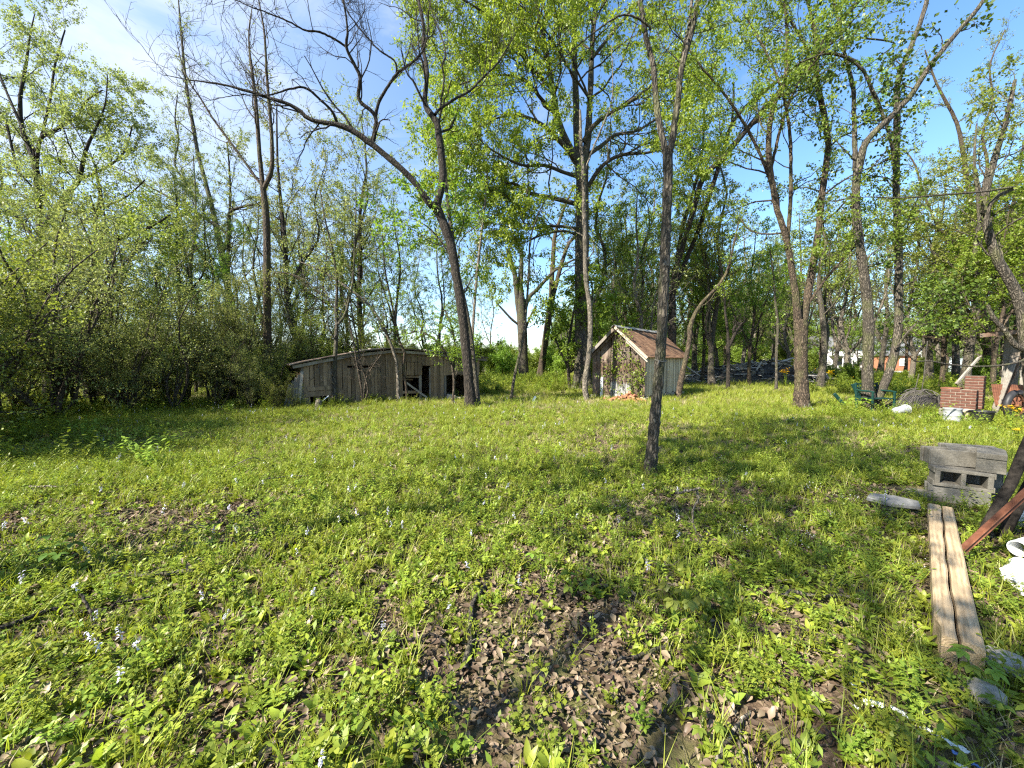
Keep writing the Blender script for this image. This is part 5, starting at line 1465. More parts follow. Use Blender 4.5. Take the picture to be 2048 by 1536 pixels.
for i, (u0, v0, u1, v1, lb) in enumerate([(1985, 832, 2034, 705, "pale grey board leaning against the corner shed, nearest the chimney"), (1994, 830, 2046, 690, "dark board leaning against the corner shed behind the pale one")]):
    tag(MB().bar(P(u0, v0, 10.7 + .2 * i), P(u1, v1, 11.0 + .2 * i), .03, .16, up=(0, -1, .2)).build("leaning_board", M["plank_grey"] if i == 0 else M["plank_brown"], None, bevel=.004), lb, "board")
tag(MB().bar(P(1912, 768, 10.9), P(1958, 715, 10.95), .05, .05).tube([P(1958, 715, 10.95), P(1962, 712, 10.95)], .02, 5).build("slanting_pole", M["plank_grey"], None), "thin grey pole slanting up behind the brick fireplace's chimney", "pole")
# rusty wheel with a split tyre, and a rusty sheet behind it
p = P(2022, 806, 10.0)
wl = thing("rusty_wheel", "old rusty wheel with cracked dark tyre leaning near the corner shed", "wheel", (p[0] + .15, p[1], .36), .2)
mb = MB(); mb.tube([(.36 * math.cos(a), 0, .36 * math.sin(a)) for a in np.linspace(0, 2 * math.pi, 25)], .075, 8, cap=False); mb.build("tyre", M["black_plastic"], wl, smooth=True)
mb = MB(); mb.tube([(.27 * math.cos(a), 0, .27 * math.sin(a)) for a in np.linspace(0, 2 * math.pi, 25)], .03, 6, cap=False); mb.build("rim", M["rust_red"], wl)
mb = MB()
for k in range(8): mb.tube([(0, 0, 0), (.27 * math.cos(k * .785), 0, .27 * math.sin(k * .785))], .012, 5)
mb.tube([(0, -.06, 0), (0, .06, 0)], .05, 10); mb.build("spokes", M["rust_red"], wl)
p = P(2025, 785, 10.7)
v_, q_ = corrugated(1.2, .62); tag(obj("rusty_sheet", mesh_np("rusty_sheet", v_, q_), M["rust_red"], None, loc=(p[0] - .45, p[1], .28), rot=(1.35, .03, .1)), "dark rusty sheet of metal standing behind the old wheel", "metal sheet")
# ------------------------------------------------------------------ cinder blocks and what lies round them
def cinder(name, label, loc, rot, mat="concrete", L=.41, Wd=.195, H=.197, parent=None, group="cinder blocks stacked beside the timber"):
    """A hollow block: two shells, three webs, flared ends; its cores run along local z."""
    mb = MB(); sh = .034
    for s in (-1, 1): mb.box((0, s * (Wd / 2 - sh / 2), 0), (L, sh, H))
    for xx, w in ((-L / 2 + .02, .04), (0, .036), (L / 2 - .02, .04)): mb.box((xx, 0, 0), (w, Wd - 2 * sh, H * .985))
    for s in (-1, 1):
        for e in (-1, 1): mb.box((s * (L / 2 + .006), e * (Wd / 2 - .028), 0), (.012, .056, H * .99))
    o = mb.build(name, M[mat], None, loc=loc, rot=rot, bevel=.004)
    return tag(o, label, "cinder block", group)
ea = math.atan2(-.617, .787)           # direction of the front face
e1, e2 = Vector((math.cos(ea), math.sin(ea), 0)), Vector((-math.sin(ea), math.cos(ea), 0))
o0 = Vector((4.72, 3.84, -.03))
at = lambda a, b, z: tuple(o0 + e1 * a + e2 * b + Vector((0, 0, z)))
cinder("cinder_block", "lowest front block of the stack, a plain long face towards the lawn", at(-.08, .1, .12), (0, 0, ea), "concrete_dark")
cinder("cinder_block", "lowest rear block of the stack, mostly hidden behind the plain long face", at(.02, .33, .12), (0, 0, ea + .05), "concrete_dark")
cinder("cinder_block", "middle block laid on its side with two open cores facing the lawn", at(-.06, .09, .315), (math.pi / 2, .02, ea + .06))
cinder("cinder_block", "middle rear block behind the one with two open cores", at(.05, .34, .315), (0, 0, ea + .1), "concrete_dark")
cinder("cinder_block", "top left block standing with its cores open upwards", at(-.09, .28, .50), (0, 0, ea + .22), "concrete", H=.17)
cinder("cinder_block", "top rear block with open cores, behind the two others on top", at(.08, .48, .51), (0, 0, ea + .2), "concrete_dark")
cinder("cinder_block", "top right block with smooth pale top and one core open at its end", at(.17, .22, .51), (math.pi / 2, 0, ea + 1.35), "concrete", L=.36)
for (xx, b, z, lb) in [(-.33, .02, .06, "small grey block lying at the timber's left far end"), (.30, -.18, .07, "broken block lying at the timber's right far end")]:
    tag(MB().box((0, 0, 0), (.26, .16, .15)).build("broken_block", M["concrete"], None, loc=at(xx, b, z), rot=(.1, .06, ea + .4), bevel=.02), lb, "block")
p = G(1785, 1000, .14)
mb = MB(); ring = [(-.22, -.05), (-.14, .10), (.06, .13), (.22, .06), (.17, -.09), (-.05, -.13)]
mb.add([(a, b, .02) for a, b in ring] + [(a, b, -.02) for a, b in ring], [tuple(range(6)), tuple(range(11, 5, -1))] + [(i, (i + 1) % 6, (i + 1) % 6 + 6, i + 6) for i in range(6)])
tag(mb.build("stone_slab", M["slate"], None, loc=(p[0], p[1], .13), rot=(.07, .05, -.4), bevel=.006), "flat grey stone slab lying left of the cinder blocks", "stone slab")
tag(MB().box((0, 0, 0), (.26, .16, .12)).build("broken_block", M["concrete_dark"], None, loc=(p[0] + .03, p[1] + .02, .045), rot=(0, 0, .2), bevel=.02), "dark block hidden under the flat grey stone slab", "block")

# the cracked timber: one beam with a long split
ta, tb = Vector((2.21, 1.80, .055)), Vector((4.07, 3.54, .07))
td = tb - ta; TL = td.length
tim = thing("timber_beam", "long weathered timber beam with a split along its top, lying in the grass", "timber", (ta + tb) / 2, math.atan2(td.y, td.x))
def half_beam(side):
    n = 26; xs_ = np.linspace(-TL / 2, TL / 2, n); vs, fs = [], []
    for i, xx in enumerate(xs_):
        t = i / (n - 1)
        gap = .0008 + .0030 * float(vnoise(t * 7, 3.3, 9)) * (1.25 - t * .8)
        c = .006 * math.sin(t * 5) + .003 * math.sin(t * 31)
        inner = c + side * gap; outer = side * (.078 + .004 * float(vnoise(t * 6, 1 + side, 4)) - (.02 if side > 0 and t < .05 else 0))
        zt = .075 + .006 * (float(vnoise(t * 9, side * 3, 6)) - .5) + (tb.z - ta.z) * (t - .5)
        zb = zt - .15
        vs += [(xx, inner, zb + .05), (xx, inner + side * .004, zt - .006), (xx, inner + side * .012, zt), (xx, outer - side * .010, zt), (xx, outer, zt - .010), (xx, outer, zb), (xx, inner, zb)]
    m = 7
    for i in range(n - 1):
        for k in range(m):
            a, b = i * m + k, i * m + (k + 1) % m
            fs.append((a, b, b + m, a + m))
    fs += [tuple(range(m)), tuple(range((n - 1) * m, n * m))]
    return MB().add(vs, fs)
def beam_mat():
    t = NT("timber")
    v = t.coord((.9, 30, 30)); a = t.noise(v, 2.2, 7, .7, .25)
    w = t.n("TexWave", wave_type="RINGS", rings_direction="X"); w.inputs["Scale"].default_value = 26; w.inputs["Distortion"].default_value = 5; w.inputs["Detail"].default_value = 3
    vv = t.coord((.35, 1, 1)); t.l(vv, w.inputs["Vector"])
    h = t.mix(.12, a, w.outputs["Fac"])
    c = t.ramp(h, [(.25, (.16, .108, .055)), (.5, (.40, .295, .175)), (.75, (.58, .455, .29))])
    d = t.ramp(t.noise(t.coord((3, 6, 6)), 1.4, 4), [(.4, (0, 0, 0)), (.75, (1, 1, 1))])
    c = t.mix(d, c, (.33, .245, .15))
    return t.pbsdf(c, .92, h, .8, .012)
BMm = beam_mat()
half_beam(1).build("split_half", BMm, tim)
half_beam(-1).build("split_half", BMm, tim)

# charred posts leaning out of the frame, with a rusty iron
pb0 = Vector((3.86, 2.86, .0))
for i, (dx, dy, r, tilt, lb, m) in enumerate([(0, .22, .036, .30, "leftmost charred post leaning beside the cinder blocks", "char"), (.14, .02, .045, .36, "thickest charred post, in front of the two others", "char"), (.24, .30, .038, .33, "charred post farthest back of the leaning bundle", "char")]):
    a = pb0 + Vector((dx * 1.25, dy, -.05)); b = a + Vector((.80 + tilt * .4, .10, 1.9))
    pts_ = [a.lerp(b, t) + Vector((random.gauss(0, .006), random.gauss(0, .006), 0)) for t in np.linspace(0, 1, 8)]
    tag(MB().tube(pts_, [r * random.uniform(.92, 1.06) for _ in pts_], 11).build("charred_post", M[m], None, smooth=True), lb, "post", "charred posts leaning at the right")
a = np.array(G(1917, 1108, .05)); b = P(2075, 965, 2.75)
mb = MB(); d_ = Vector(b) - Vector(a)
mb.bar(a, b, .055, .006, up=(-.3, -1, .3)); mb.bar(Vector(a) + Vector((.012, 0, .02)), Vector(b) + Vector((.012, 0, .02)), .006, .05, up=(-.3, -1, .3))
tag(mb.build("angle_iron", M["rust_red"], None), "rusty angle iron leaning across the charred posts", "angle iron")
# PVC pipe and white sack
p = P(2036, 1102, 2.75)
pd = Vector((.93, .25, .05)).normalized()
mb = MB(); ro, ri = .058, .050
pa, pb2 = Vector((p[0], p[1], .12)), Vector((p[0], p[1], .12)) + pd * 1.6
rings = [(pa, ro), (pb2, ro), (pb2, ri), (pa, ri), (pa, ro)]
u_ = pd.cross(Vector((0, 0, 1))).normalized(); w_ = pd.cross(u_)
vs, fs = [], []
for c_, r_ in rings[:4]:
    vs += [c_ + (u_ * math.cos(k * math.pi / 10) + w_ * math.sin(k * math.pi / 10)) * r_ for k in range(20)]
for i in range(4):
    for k in range(20):
        fs.append((i * 20 + k, i * 20 + (k + 1) % 20, ((i + 1) % 4) * 20 + (k + 1) % 20, ((i + 1) % 4) * 20 + k))
tag(mb.add(vs, fs).build("plastic_pipe", M["white_plastic"], None), "white plastic pipe with its open end towards the timber", "pipe")
p = G(2052, 1185)
lump("white_sack", (p[0] + .16, p[1] + .10, .04), (.12, .27, .085), M["dirty_plastic"], "crumpled white plastic sack lying under the pipe at the right edge", "sack", seed=11, rough=.12, sub=3, rot=-.95)
p = G(2060, 1060)
lump("white_foam_piece", (p[0] + .05, p[1] + .1, .08), (.16, .2, .10), M["dirty_plastic"], "dirty white lump lying behind the plastic pipe at the right edge", "foam lump", seed=12, rough=.08)

# torn plastic in the leaf litter
def scrap(u, v, w, h, rz, mat, label, seed, lift=.02):
    rg = np.random.default_rng(seed); n = 6
    V_ = []
    for j in range(n):
        for i in range(n):
            a, b = i / (n - 1) - .5, j / (n - 1) - .5
            e = 1 + rg.normal(0, .10) * (1 if i in (0, n - 1) or j in (0, n - 1) else .3)
            V_.append((a * w * e * (1 - .35 * abs(b)), b * h * e, rg.normal(0, .10) * min(w, h) + .01))
    i_ = np.arange(n * n).reshape(n, n)
    q = np.stack([i_[:-1, :-1], i_[:-1, 1:], i_[1:, 1:], i_[1:, :-1]], -1).reshape(-1, 4)
    p_ = G(u, v)
    V_ = np.array(V_)
    V2 = np.concatenate([V_, V_ - np.array([0, 0, .0015])]); q2 = np.concatenate([q, q[:, ::-1] + len(V_)])
    o = obj("plastic_scrap", mesh_np("plastic_scrap", V2, q2), M[mat], None, loc=(p_[0], p_[1], float(gz(p_[0], p_[1])) + lift), rot=(rg.normal(0, .15), rg.normal(0, .15), rz))
    return tag(o, label, "plastic scrap", "torn plastic scraps in the leaf litter")
for k, (u, v, w, h, rz, mat, lb) in enumerate([
        (1748, 1407, .075, .05, -.6, "white_plastic", "widest flat white plastic scrap in the trail of torn pieces"),
        (1718, 1362, .022, .040, .5, "white_plastic", "upright white shard at the upper tip of the plastic trail"),
        (1706, 1372, .022, .030, -.4, "white_plastic", "small white shard just left of the upright one"),
        (1714, 1384, .032, .026, .9, "white_plastic", "middle white shard above the widest scrap"),
        (1690, 1356, .018, .018, 0, "dirty_plastic", "smallest dirty scrap at the trail's upper left"),
        (1797, 1422, .05, .022, -.7, "dirty_plastic", "ragged scrap just right of the widest one"),
        (1818, 1436, .04, .018, -.8, "white_plastic", "thin white scrap half way down the plastic trail"),
        (1712, 1412, .014, .022, .2, "white_plastic", "tiny white scrap left of the widest one"),
        (1862, 1462, .065, .024, -.8, "dirty_plastic", "long cream scrap in the lower half of the plastic trail"),
        (1912, 1488, .07, .032, -.7, "white_plastic", "white and wrinkled scrap just above the blue ones"),
        (1914, 1502, .03, .016, -.7, "blue_plastic", "small blue scrap under the wrinkled white one"),
        (1955, 1527, .045, .026, .4, "blue_plastic", "larger blue scrap at the bottom end of the trail"),
        (1925, 1527, .04, .018, -.6, "dirty_plastic", "pale scrap left of the larger blue one"),
        (1935, 1420, .075, .014, -.5, "pale_stone", "long straw-coloured sliver right of the plastic trail")]):
    scrap(u, v, w, h, rz, mat, lb, 40 + k)
for k, (u, v, s_, lb) in enumerate([(2003, 1325, .075, "upper mottled grey stone right of the timber's near end"), (1972, 1392, .058, "lower mottled grey stone near the five-leaved seedling")]):
    p_ = G(u, v)
    lump("field_stone", (p_[0], p_[1], .01), (s_ * 1.3, s_, s_ * .75), M["stone"] if k < 2 else M["pale_stone"], lb, "stone", seed=60 + k, rough=.10)

# fallen branches
def stick(label, pts, r0, r1, mat="bark_pale", lift=.02, twigs=0, name="fallen_branch"):
    pp = []
    for i, (u, v) in enumerate(pts):
        lf = lift if not hasattr(lift, "__len__") else lift[i]
        q = G(u, v, lf); q[2] = lf + float(gz(q[0], q[1]))
        pp.append(q)
    q, r = resample(pp, np.linspace(r0, r1, len(pp)), 14, .006)
    V_, Q_ = tubes(q[None], r[None], 6)
    t_ = [(V_, Q_)]
    if twigs:
        c = children(q[None], r[None], twigs, .28, 45, K=5, up=.05, wig=.25, rr=.5, rmin=.002)
        t_.append(tubes(c[0], c[1], 3))
    V_, Q_ = join(t_)
    return tag(obj(name, mesh_np(name, V_, Q_, smooth=True), M[mat], None), label, "branch")
stick("thick mossy grey branch lying on the lawn's left half", [(560, 1088), (590, 1068), (610, 1056), (632, 1045)], .022, .026, "bark_grey", .04)
stick("dark broken branch lying in front of the thick mossy grey one", [(528, 1105), (550, 1092), (572, 1080)], .018, .016, "bark_dark", .04)
stick("long dark bending branch across the litter at far left", [(0, 1242), (60, 1222), (110, 1205), (180, 1212), (250, 1192), (310, 1180)], .014, .006, "bark_dark", .05, 5)
stick("bare dark twig standing crookedly in the weeds at far left", [(160, 1175), (172, 1200), (185, 1235), (200, 1275)], .007, .009, "bark_dark", (.16, .12, .06, .0))
stick("thin pale branch lying straight across the far left lawn", [(60, 976), (110, 977), (160, 972), (215, 970)], .012, .005, "bark_pale", .08, 3)
stick("dark stick with pale bark patch lying left of centre", [(205, 1140), (270, 1143), (330, 1140), (388, 1132)], .009, .016, "bark_grey", .05)
stick("arching thin twig catching light above the left lawn", [(440, 948), (480, 925), (510, 914), (545, 928)], .006, .005, "bark_pale", (.05, .18, .22, .05))
stick("long thin fallen twig left of the lawn's middle", [(530, 955), (570, 948), (620, 944)], .009, .005, "bark_pale", .08, 3)
stick("crooked grey branch pointing away from the camera at the bottom middle", [(930, 1322), (938, 1270), (942, 1215), (948, 1182), (966, 1162), (975, 1150)], .018, .015, "bark_grey", .03)
stick("grey stick lying at a slant right of the bottom middle", [(1208, 1322), (1240, 1308), (1285, 1295), (1345, 1275)], .006, .010, "bark_grey", .03, 2)
stick("pale forked stick at the bottom right of the litter", [(1435, 1510), (1448, 1470), (1480, 1430), (1502, 1398)], .010, .006, "bark_pale", .03, 2)
stick("second pale stick beside the forked one", [(1500, 1520), (1484, 1480), (1478, 1440)], .008, .005, "bark_pale", .03)
stick("lichen-grey branch standing up from the lawn behind the middle", [(1404, 1075), (1392, 1055), (1386, 1035), (1388, 1005), (1396, 985), (1394, 968)], .008, .010, "bark_pale", (.02, .10, .18, .28, .36, .42), 3)
stick("lichen-grey side arm resting against the upright branch", [(1350, 978), (1375, 973), (1400, 967)], .012, .010, "bark_pale", (.40, .42, .43))
stick("long grey stick lying across the shaded litter left of the timber", [(1560, 1172), (1620, 1178), (1690, 1186), (1750, 1200)], .012, .007, "bark_pale", .04, 2)
stick("sunlit pale stick in the near left weeds", [(218, 1412), (250, 1425), (290, 1438), (330, 1446)], .006, .009, "bark_pale", .03, 2)
stick("short weathered stick left of the forked tree's foot", [(1180, 965), (1200, 968), (1232, 974)], .012, .010, "bark_pale", .04)
stick("dark twig left of the bottom middle among weeds", [(810, 1440), (830, 1490), (850, 1536)], .009, .006, "bark_grey", .03, 3)
stick("thin dark twigs in the litter at bottom left of middle", [(700, 1270), (760, 1260), (820, 1262), (880, 1252), (900, 1300)], .006, .008, "bark_dark", .05, 5)

# ------------------------------------------------------------------ seedlings one can point at
def leaf_shape(L, w, lobes=0, curl=.15, fold=.12):
    """A leaf lying along +x, drawn as two rows of quads either side of its midrib."""
    n = 7; t = np.linspace(0, 1, n)
    half = w / 2 * np.sin(np.pi * t ** .8) ** .8 * (1 + (.25 * np.cos(t * 3.1416 * 5) if lobes else 0))
    half[0] = .004 * L
    x_ = L * t; z_ = L * curl * (t - 2.0 * t ** 2)
    V_ = []
    for i in range(n):
        V_ += [(x_[i] + (.25 * half[i] if lobes else 0), -half[i], z_[i] + fold * half[i] * 2), (x_[i], 0, z_[i]), (x_[i] + (.25 * half[i] if lobes else 0), half[i], z_[i] + fold * half[i] * 2)]
    q = []
    for i in range(n - 1):
        a = i * 3
        q += [(a, a + 1, a + 4, a + 3), (a + 1, a + 2, a + 5, a + 4)]
    return np.array(V_), np.array(q)
def rotz(V_, a): c, s = math.cos(a), math.sin(a); return V_ @ np.array([[c, s, 0], [-s, c, 0], [0, 0, 1]])
def roty(V_, a): c, s = math.cos(a), math.sin(a); return V_ @ np.array([[c, 0, s], [0, 1, 0], [-s, 0, c]])   # +a lifts the tip
def compose(items):
    vs, qs, vr, n = [], [], [], 0
    for (v, q, var) in items:
        vs.append(v); qs.append(np.asarray(q) + n); n += len(v); vr.append(np.full(len(q), var))
    return np.concatenate(vs), np.concatenate(qs), np.concatenate(vr)
def stem_tube(pts, r, S=4):
    q, rr = resample(np.asarray(pts, float), np.full(len(pts), r), 6)
    V_, Q_ = tubes(q[None], (rr * np.linspace(1, .6, 6))[None], S)
    return V_, Q_
def palmate(nl, L, w, tilt, lobes=0):
    it = []
    for k in range(nl):
        v, q = leaf_shape(L * (1 - .14 * abs(k - (nl - 1) / 2)), w, lobes)
        it.append((rotz(roty(v, tilt + RNG.normal(0, .12)), (k - (nl - 1) / 2) * (4.4 / nl) + RNG.normal(0, .06)), q, float(np.clip(RNG.normal(.6, .2), 0, 1))))
    return compose(it)
def seedling(u, v, label, kind, scale, matn, nlv, name="seedling", hmul=1.0):
    p_ = G(u, v); root = thing(name, label, "seedling", (p_[0], p_[1], float(gz(p_[0], p_[1]))), random.uniform(0, 6))
    sv = []
    for k in range(nlv):
        a = k * 2.4 + random.uniform(-.3, .3); h = scale * hmul * random.uniform(.7, 1.2); rr = scale * random.uniform(.2, .7)
        tip = np.array([rr * math.cos(a), rr * math.sin(a), h])
        sv.append(stem_tube([(0, 0, 0), tip * np.array([.4, .4, .7]), tip], .0022))
        v, q, var = palmate(*( (5, .075, .034, -.25) if kind == "five" else (5, .065, .036, -.45, 1) if kind == "maple" else (3, .06, .036, -.2)))
        v = rotz(v * (scale / .18), a) + tip
        obj("leaf", mesh_np("leaf", v, q, smooth=True, var=var), M[matn], root)
    V_, Q_ = join(sv)
    obj("stem", mesh_np("stem", V_, Q_), M[matn], root)
seedling(1945, 1362, "bright five-leaved creeper seedling at the timber's near end", "five", .14, "leaf_bright", 5)
seedling(1365, 1235, "yellow-green maple seedling with drooping lobed leaves right of the middle", "maple", .18, "leaf_olive", 5)
seedling(1145, 1190, "sunlit maple-like seedling with broad leaves in the middle of the yard", "three", .16, "leaf_bright", 5)
seedling(1085, 1150, "slender upright green sprout with small leaves in the middle litter", "three", .15, "leaf_bright", 4, hmul=1.3)
seedling(2010, 1440, "shaded broad-leaved seedling below the mottled stones at bottom right", "three", .13, "leaf_mid", 5)
seedling(1410, 1480, "dim lobed seedling in the shaded litter at the bottom", "five", .10, "leaf_mid", 4)
seedling(1660, 1240, "small five-leaved sprout in the shade left of the timber's middle", "five", .10, "leaf_mid", 3)
seedling(1625, 1160, "blue-green broad sprout by the long grey stick left of the timber", "three", .09, "leaf_mid", 3)
seedling(120, 1150, "dark feathery sapling sprout among the weeds at far left", "three", .20, "leaf_deep", 7, hmul=1.4)
seedling(1712, 826, "bright leafy sprout at the left foot of the V-shaped tree", "three", .42, "leaf_bright", 9)
# yellow ragwort
def ragwort(loc, h, n, label):
    root = thing("ragwort", label, "wildflower", loc, random.uniform(0, 6))
    st, hd, lf = [], [], []
    for k in range(n):
        a = random.uniform(0, 6.28); r_ = random.uniform(0, .18) * h; hh = h * random.uniform(.75, 1.05)
        tip = np.array([r_ * math.cos(a), r_ * math.sin(a), hh])
        st.append(stem_tube([(0, 0, 0), tip * np.array([.3, .3, .5]), tip], .004 + h * .003))
        for j in range(9):
            v, q = leaf_shape(.036 + h * .03, .030 + h * .03, 0, 0, 0)
            v = rotz(roty(v, random.uniform(-.2, .5)), random.uniform(0, 6.28)) + tip + RNG.normal(0, .035 + h * .04, 3) * np.array([1, 1, .5])
            hd.append((v, q, random.random()))
        for j in range(5):
            v, q = leaf_shape(.10, .03); v = rotz(roty(v, .5), random.uniform(0, 6.28)) + tip * (.15 + .15 * j)
            lf.append((v, q, random.random()))
    V_, Q_ = join(st); obj("stem", mesh_np("stem", V_, Q_), M["weed"], root)
    v, q, var = compose(lf); obj("leaves", mesh_np("leaves", v, q, var=var), M["weed"], root)
    v, q, var = compose(hd); obj("flower_head", mesh_np("flower_head", v, q, var=var), M["petal_yellow"], root)
for (u, v, Y, h, n, lb) in [(1573, 776, 23, 1.15, 9, "tall yellow ragwort clump in front of the burnt heap"), (1662, 770, 25, .95, 9, "wide yellow ragwort clump at the burnt heap's right end"), (1632, 760, 27, 1.1, 5, "yellow ragwort clump behind the stout multi-stemmed tree's trunk"),
                            (1702, 772, 24, .6, 5, "short dull-yellow ragwort clump left of the V-shaped tree"), (2030, 836, 8.3, .62, 4, "yellow ragwort on tall stems in front of the old wheel"), (2046, 870, 6.5, .35, 2, "small yellow ragwort at the right edge of the yard")]:
    x_ = (u - 1024) / F_PX * Y
    ragwort((x_, Y, float(gz(x_, Y))), h, n, lb)
# small clump at the lawn
p = G(1068, 806)
tag(MB().box((0, 0, .14), (.09, .06, .24), Matrix.Rotation(.5, 3, "Y")).box((.05, 0, .05), (.16, .05, .05)).build("white_marker", M["white_paint"], None, loc=p, bevel=.01), "small white upright thing on the sunlit lawn before the broken tree", "marker")
# leaf scraps on the V tree where a rag is tied
rp = P(1324, 722, 5.25)
mb = MB(); mb.tube([(.074 * math.cos(a), .074 * math.sin(a), .014 * math.sin(2 * a + 1)) for a in np.linspace(0, 2 * math.pi, 17)], .008, 6, cap=False)
mb.tube([(-.04, -.07, 0), (-.06, -.085, -.03), (-.065, -.08, -.07)], [.014, .011, .004], 6)
b_ = P(1320.5, 722, float(G(1300, 942)[1]))
tag(mb.build("tied_rag", M["concrete"], None, loc=(float(b_[0]), float(G(1300, 942)[1]), float(b_[2])), smooth=True), "grey rag knotted round the forked tree's trunk at head height", "rag")
# ------------------------------------------------------------------ ground cover (countless)
def rosette(n, L, w, tilt=.55, lobes=0, jit=.25):
    it = []
    for k in range(n):
        l = L * RNG.uniform(.6, 1.15)
        v, q = leaf_shape(l, w * RNG.uniform(.8, 1.2), lobes, RNG.uniform(.1, .35))
        v = v + np.array([.008, 0, .003])
        it.append((rotz(roty(v, tilt + RNG.normal(0, jit)), k * 2.4 + RNG.normal(0, .3)), q, float(RNG.random())))
    return compose(it)
def clump_small(n, h, L, w):
    """Small-leaved herb: several stems with pairs of little leaves."""
    it = []
    for k in range(n):
        a = RNG.uniform(0, 6.28); r_ = RNG.uniform(.1, .7) * h; hh = h * RNG.uniform(.6, 1.1)
        tip = np.array([r_ * math.cos(a), r_ * math.sin(a), hh])
        v, q = stem_tube([(0, 0, 0), tip * np.array([.4, .4, .6]), tip], .0013, 3)
        it.append((v, q, .4))
        for j in range(8):
            f = (j + 2) / 9
            b = tip * np.array([f ** 1.3, f ** 1.3, f])
            pts_ = np.array([(0, 0, 0), (L * .5, -w / 2, L * .06), (L, 0, 0), (L * .5, w / 2, L * .06)])
            pts_ = rotz(roty(pts_, RNG.normal(.25, .3)), RNG.uniform(0, 6.28)) + b
            it.append((pts_, [(0, 1, 2, 3)], float(RNG.random())))
    return compose(it)
def tuft(n, h, w, lean=.5):
    it = []
    for k in range(n):
        a = RNG.uniform(0, 6.28); hh = h * RNG.uniform(.5, 1.15); ln = hh * lean * RNG.uniform(.2, 1.3)
        t = np.array([0, .5, 1.0]); hw = w / 2 * np.array([1, .8, .08])
        x_ = .015 * RNG.random() + ln * t ** 1.8; z_ = hh * (t - .18 * t ** 2.5)
        V_ = np.concatenate([np.stack([x_, -hw, z_], 1), np.stack([x_, hw, z_], 1)])
        V_ = rotz(V_, a) + np.array([RNG.normal(0, .02), RNG.normal(0, .02), 0])
        it.append((V_, [(0, 3, 4, 1), (1, 4, 5, 2)], float(RNG.random())))
    return compose(it)
def spike(h):
    """Lyre-leaved sage: a stem with leaf pairs below and a spike of pale flowers (leaf, flower)."""
    v, q = stem_tube([(0, 0, 0), (.01, .005, h * .5), (.0, .015, h)], .0022, 4)
    it = [(v, q, .5)]
    for j in range(4):
        v, q = leaf_shape(.05, .02); it.append((rotz(roty(v, .5), j * 1.6) + np.array([.006, .004, h * (.12 + .13 * j)]), q, .5))
    fl = []
    for j in range(14):
        v = np.array([(0, 0, 0), (.011, -.004, .002), (.019, 0, -.006), (.011, .004, .002)])
        fl.append((rotz(roty(v, RNG.normal(-.1, .4)), RNG.uniform(0, 6.28)) + np.array([.002, .012, h * (.72 + .28 * j / 14)]), [(0, 1, 2, 3)], float(RNG.random())))
    return compose(it), compose(fl)
def mk(name, c, mat): 
    me = mesh_np(name, c[0], c[1], smooth=False, var=c[2]); me.materials.append(M[mat]); return (me, None)
def dead_leaf(L, w, curl):
    v, q = leaf_shape(L, w, 1, curl, .28)
    v = v - np.array([L / 2, 0, 0]); v[:, 2] += .008
    return v, q, RNG.random(len(q)) * .3 + .35
def dead_pack(k):
    it = []
    for i in range(k):
        L = float(np.clip(RNG.lognormal(-3.45, .5), .010, .060))
        v, q, _ = dead_leaf(L, L * RNG.uniform(.35, .65), RNG.uniform(-.25, .40))
        v = rotz(roty(v, RNG.normal(0, .2)), RNG.uniform(0, 6.28)) + np.array([RNG.normal(0, .09), RNG.normal(0, .09), RNG.uniform(0, .018)])
        it.append((v, q, float(np.clip(RNG.normal(.42, .3), 0, 1))))
    return compose(it)

def region(y0, y1, dens, slope=1.5, pad=1.4, back=0.0):
    """Points spread over the ground in view, with room to step aside."""
    area = slope * (y1 ** 2 - y0 ** 2) + 2 * pad * (y1 - y0)
    n = int(area * dens)
    Y = np.sqrt(RNG.uniform(y0 ** 2, y1 ** 2, n))
    X = RNG.uniform(-1, 1, n) * (slope * Y + pad)
    return X, Y
def clear(X, Y):
    """False inside buildings, on the driveway and under solid things."""
    ok = np.ones(len(X), bool)
    c, s = math.cos(-CA), math.sin(-CA); a, b = (X - CX), (Y - CY)
    lx, ly = a * c - b * s, a * s + b * c
    ok &= ~((lx > -.1) & (lx < 6.85) & (ly > -.06) & (ly < 3.7))
    an = -math.atan2(-.678, .734); c, s = math.cos(an), math.sin(an); a, b = X - 3.52, Y - 16.6
    lx, ly = a * c - b * s, a * s + b * c
    ok &= ~((lx > -.05) & (lx < W + .05) & (ly > -.06) & (ly < D))
    a, b = X - (ta.x + tb.x) / 2, Y - (ta.y + tb.y) / 2; an = -math.atan2(td.y, td.x); c, s = math.cos(an), math.sin(an)
    lx, ly = a * c - b * s, a * s + b * c
    ok &= ~((np.abs(lx) < TL / 2) & (np.abs(ly) < .10))
    ok &= np.hypot(X - 4.66, Y - 4.15) > .36
    return ok
def green(X, Y):
    """How green the yard is at a spot, 0..1: the litter shows where it is low."""
    g = .60 * vnoise(X * .55 + 3, Y * .55 + 5, 21) + .40 * vnoise(X * 1.9, Y * 1.9, 22)
    g = (g - .19) * 2.6
    g -= .34 * np.exp(-((X - .8) / 1.6) ** 2 - ((Y - 1.4) / 1.3) ** 2)      # bare litter in the near middle
    g += .35 * np.exp(-((X - 3.2) / 1.3) ** 2 - ((Y - 2.6) / 1.3) ** 2)
    g += np.clip((Y - 3) * .22, 0, .5)
    g -= np.clip((-X - 1.05 * Y - .3) * .5, 0, .9) * (Y > 4.5)                # thin under the thicket
    return np.clip(g, 0, 1)
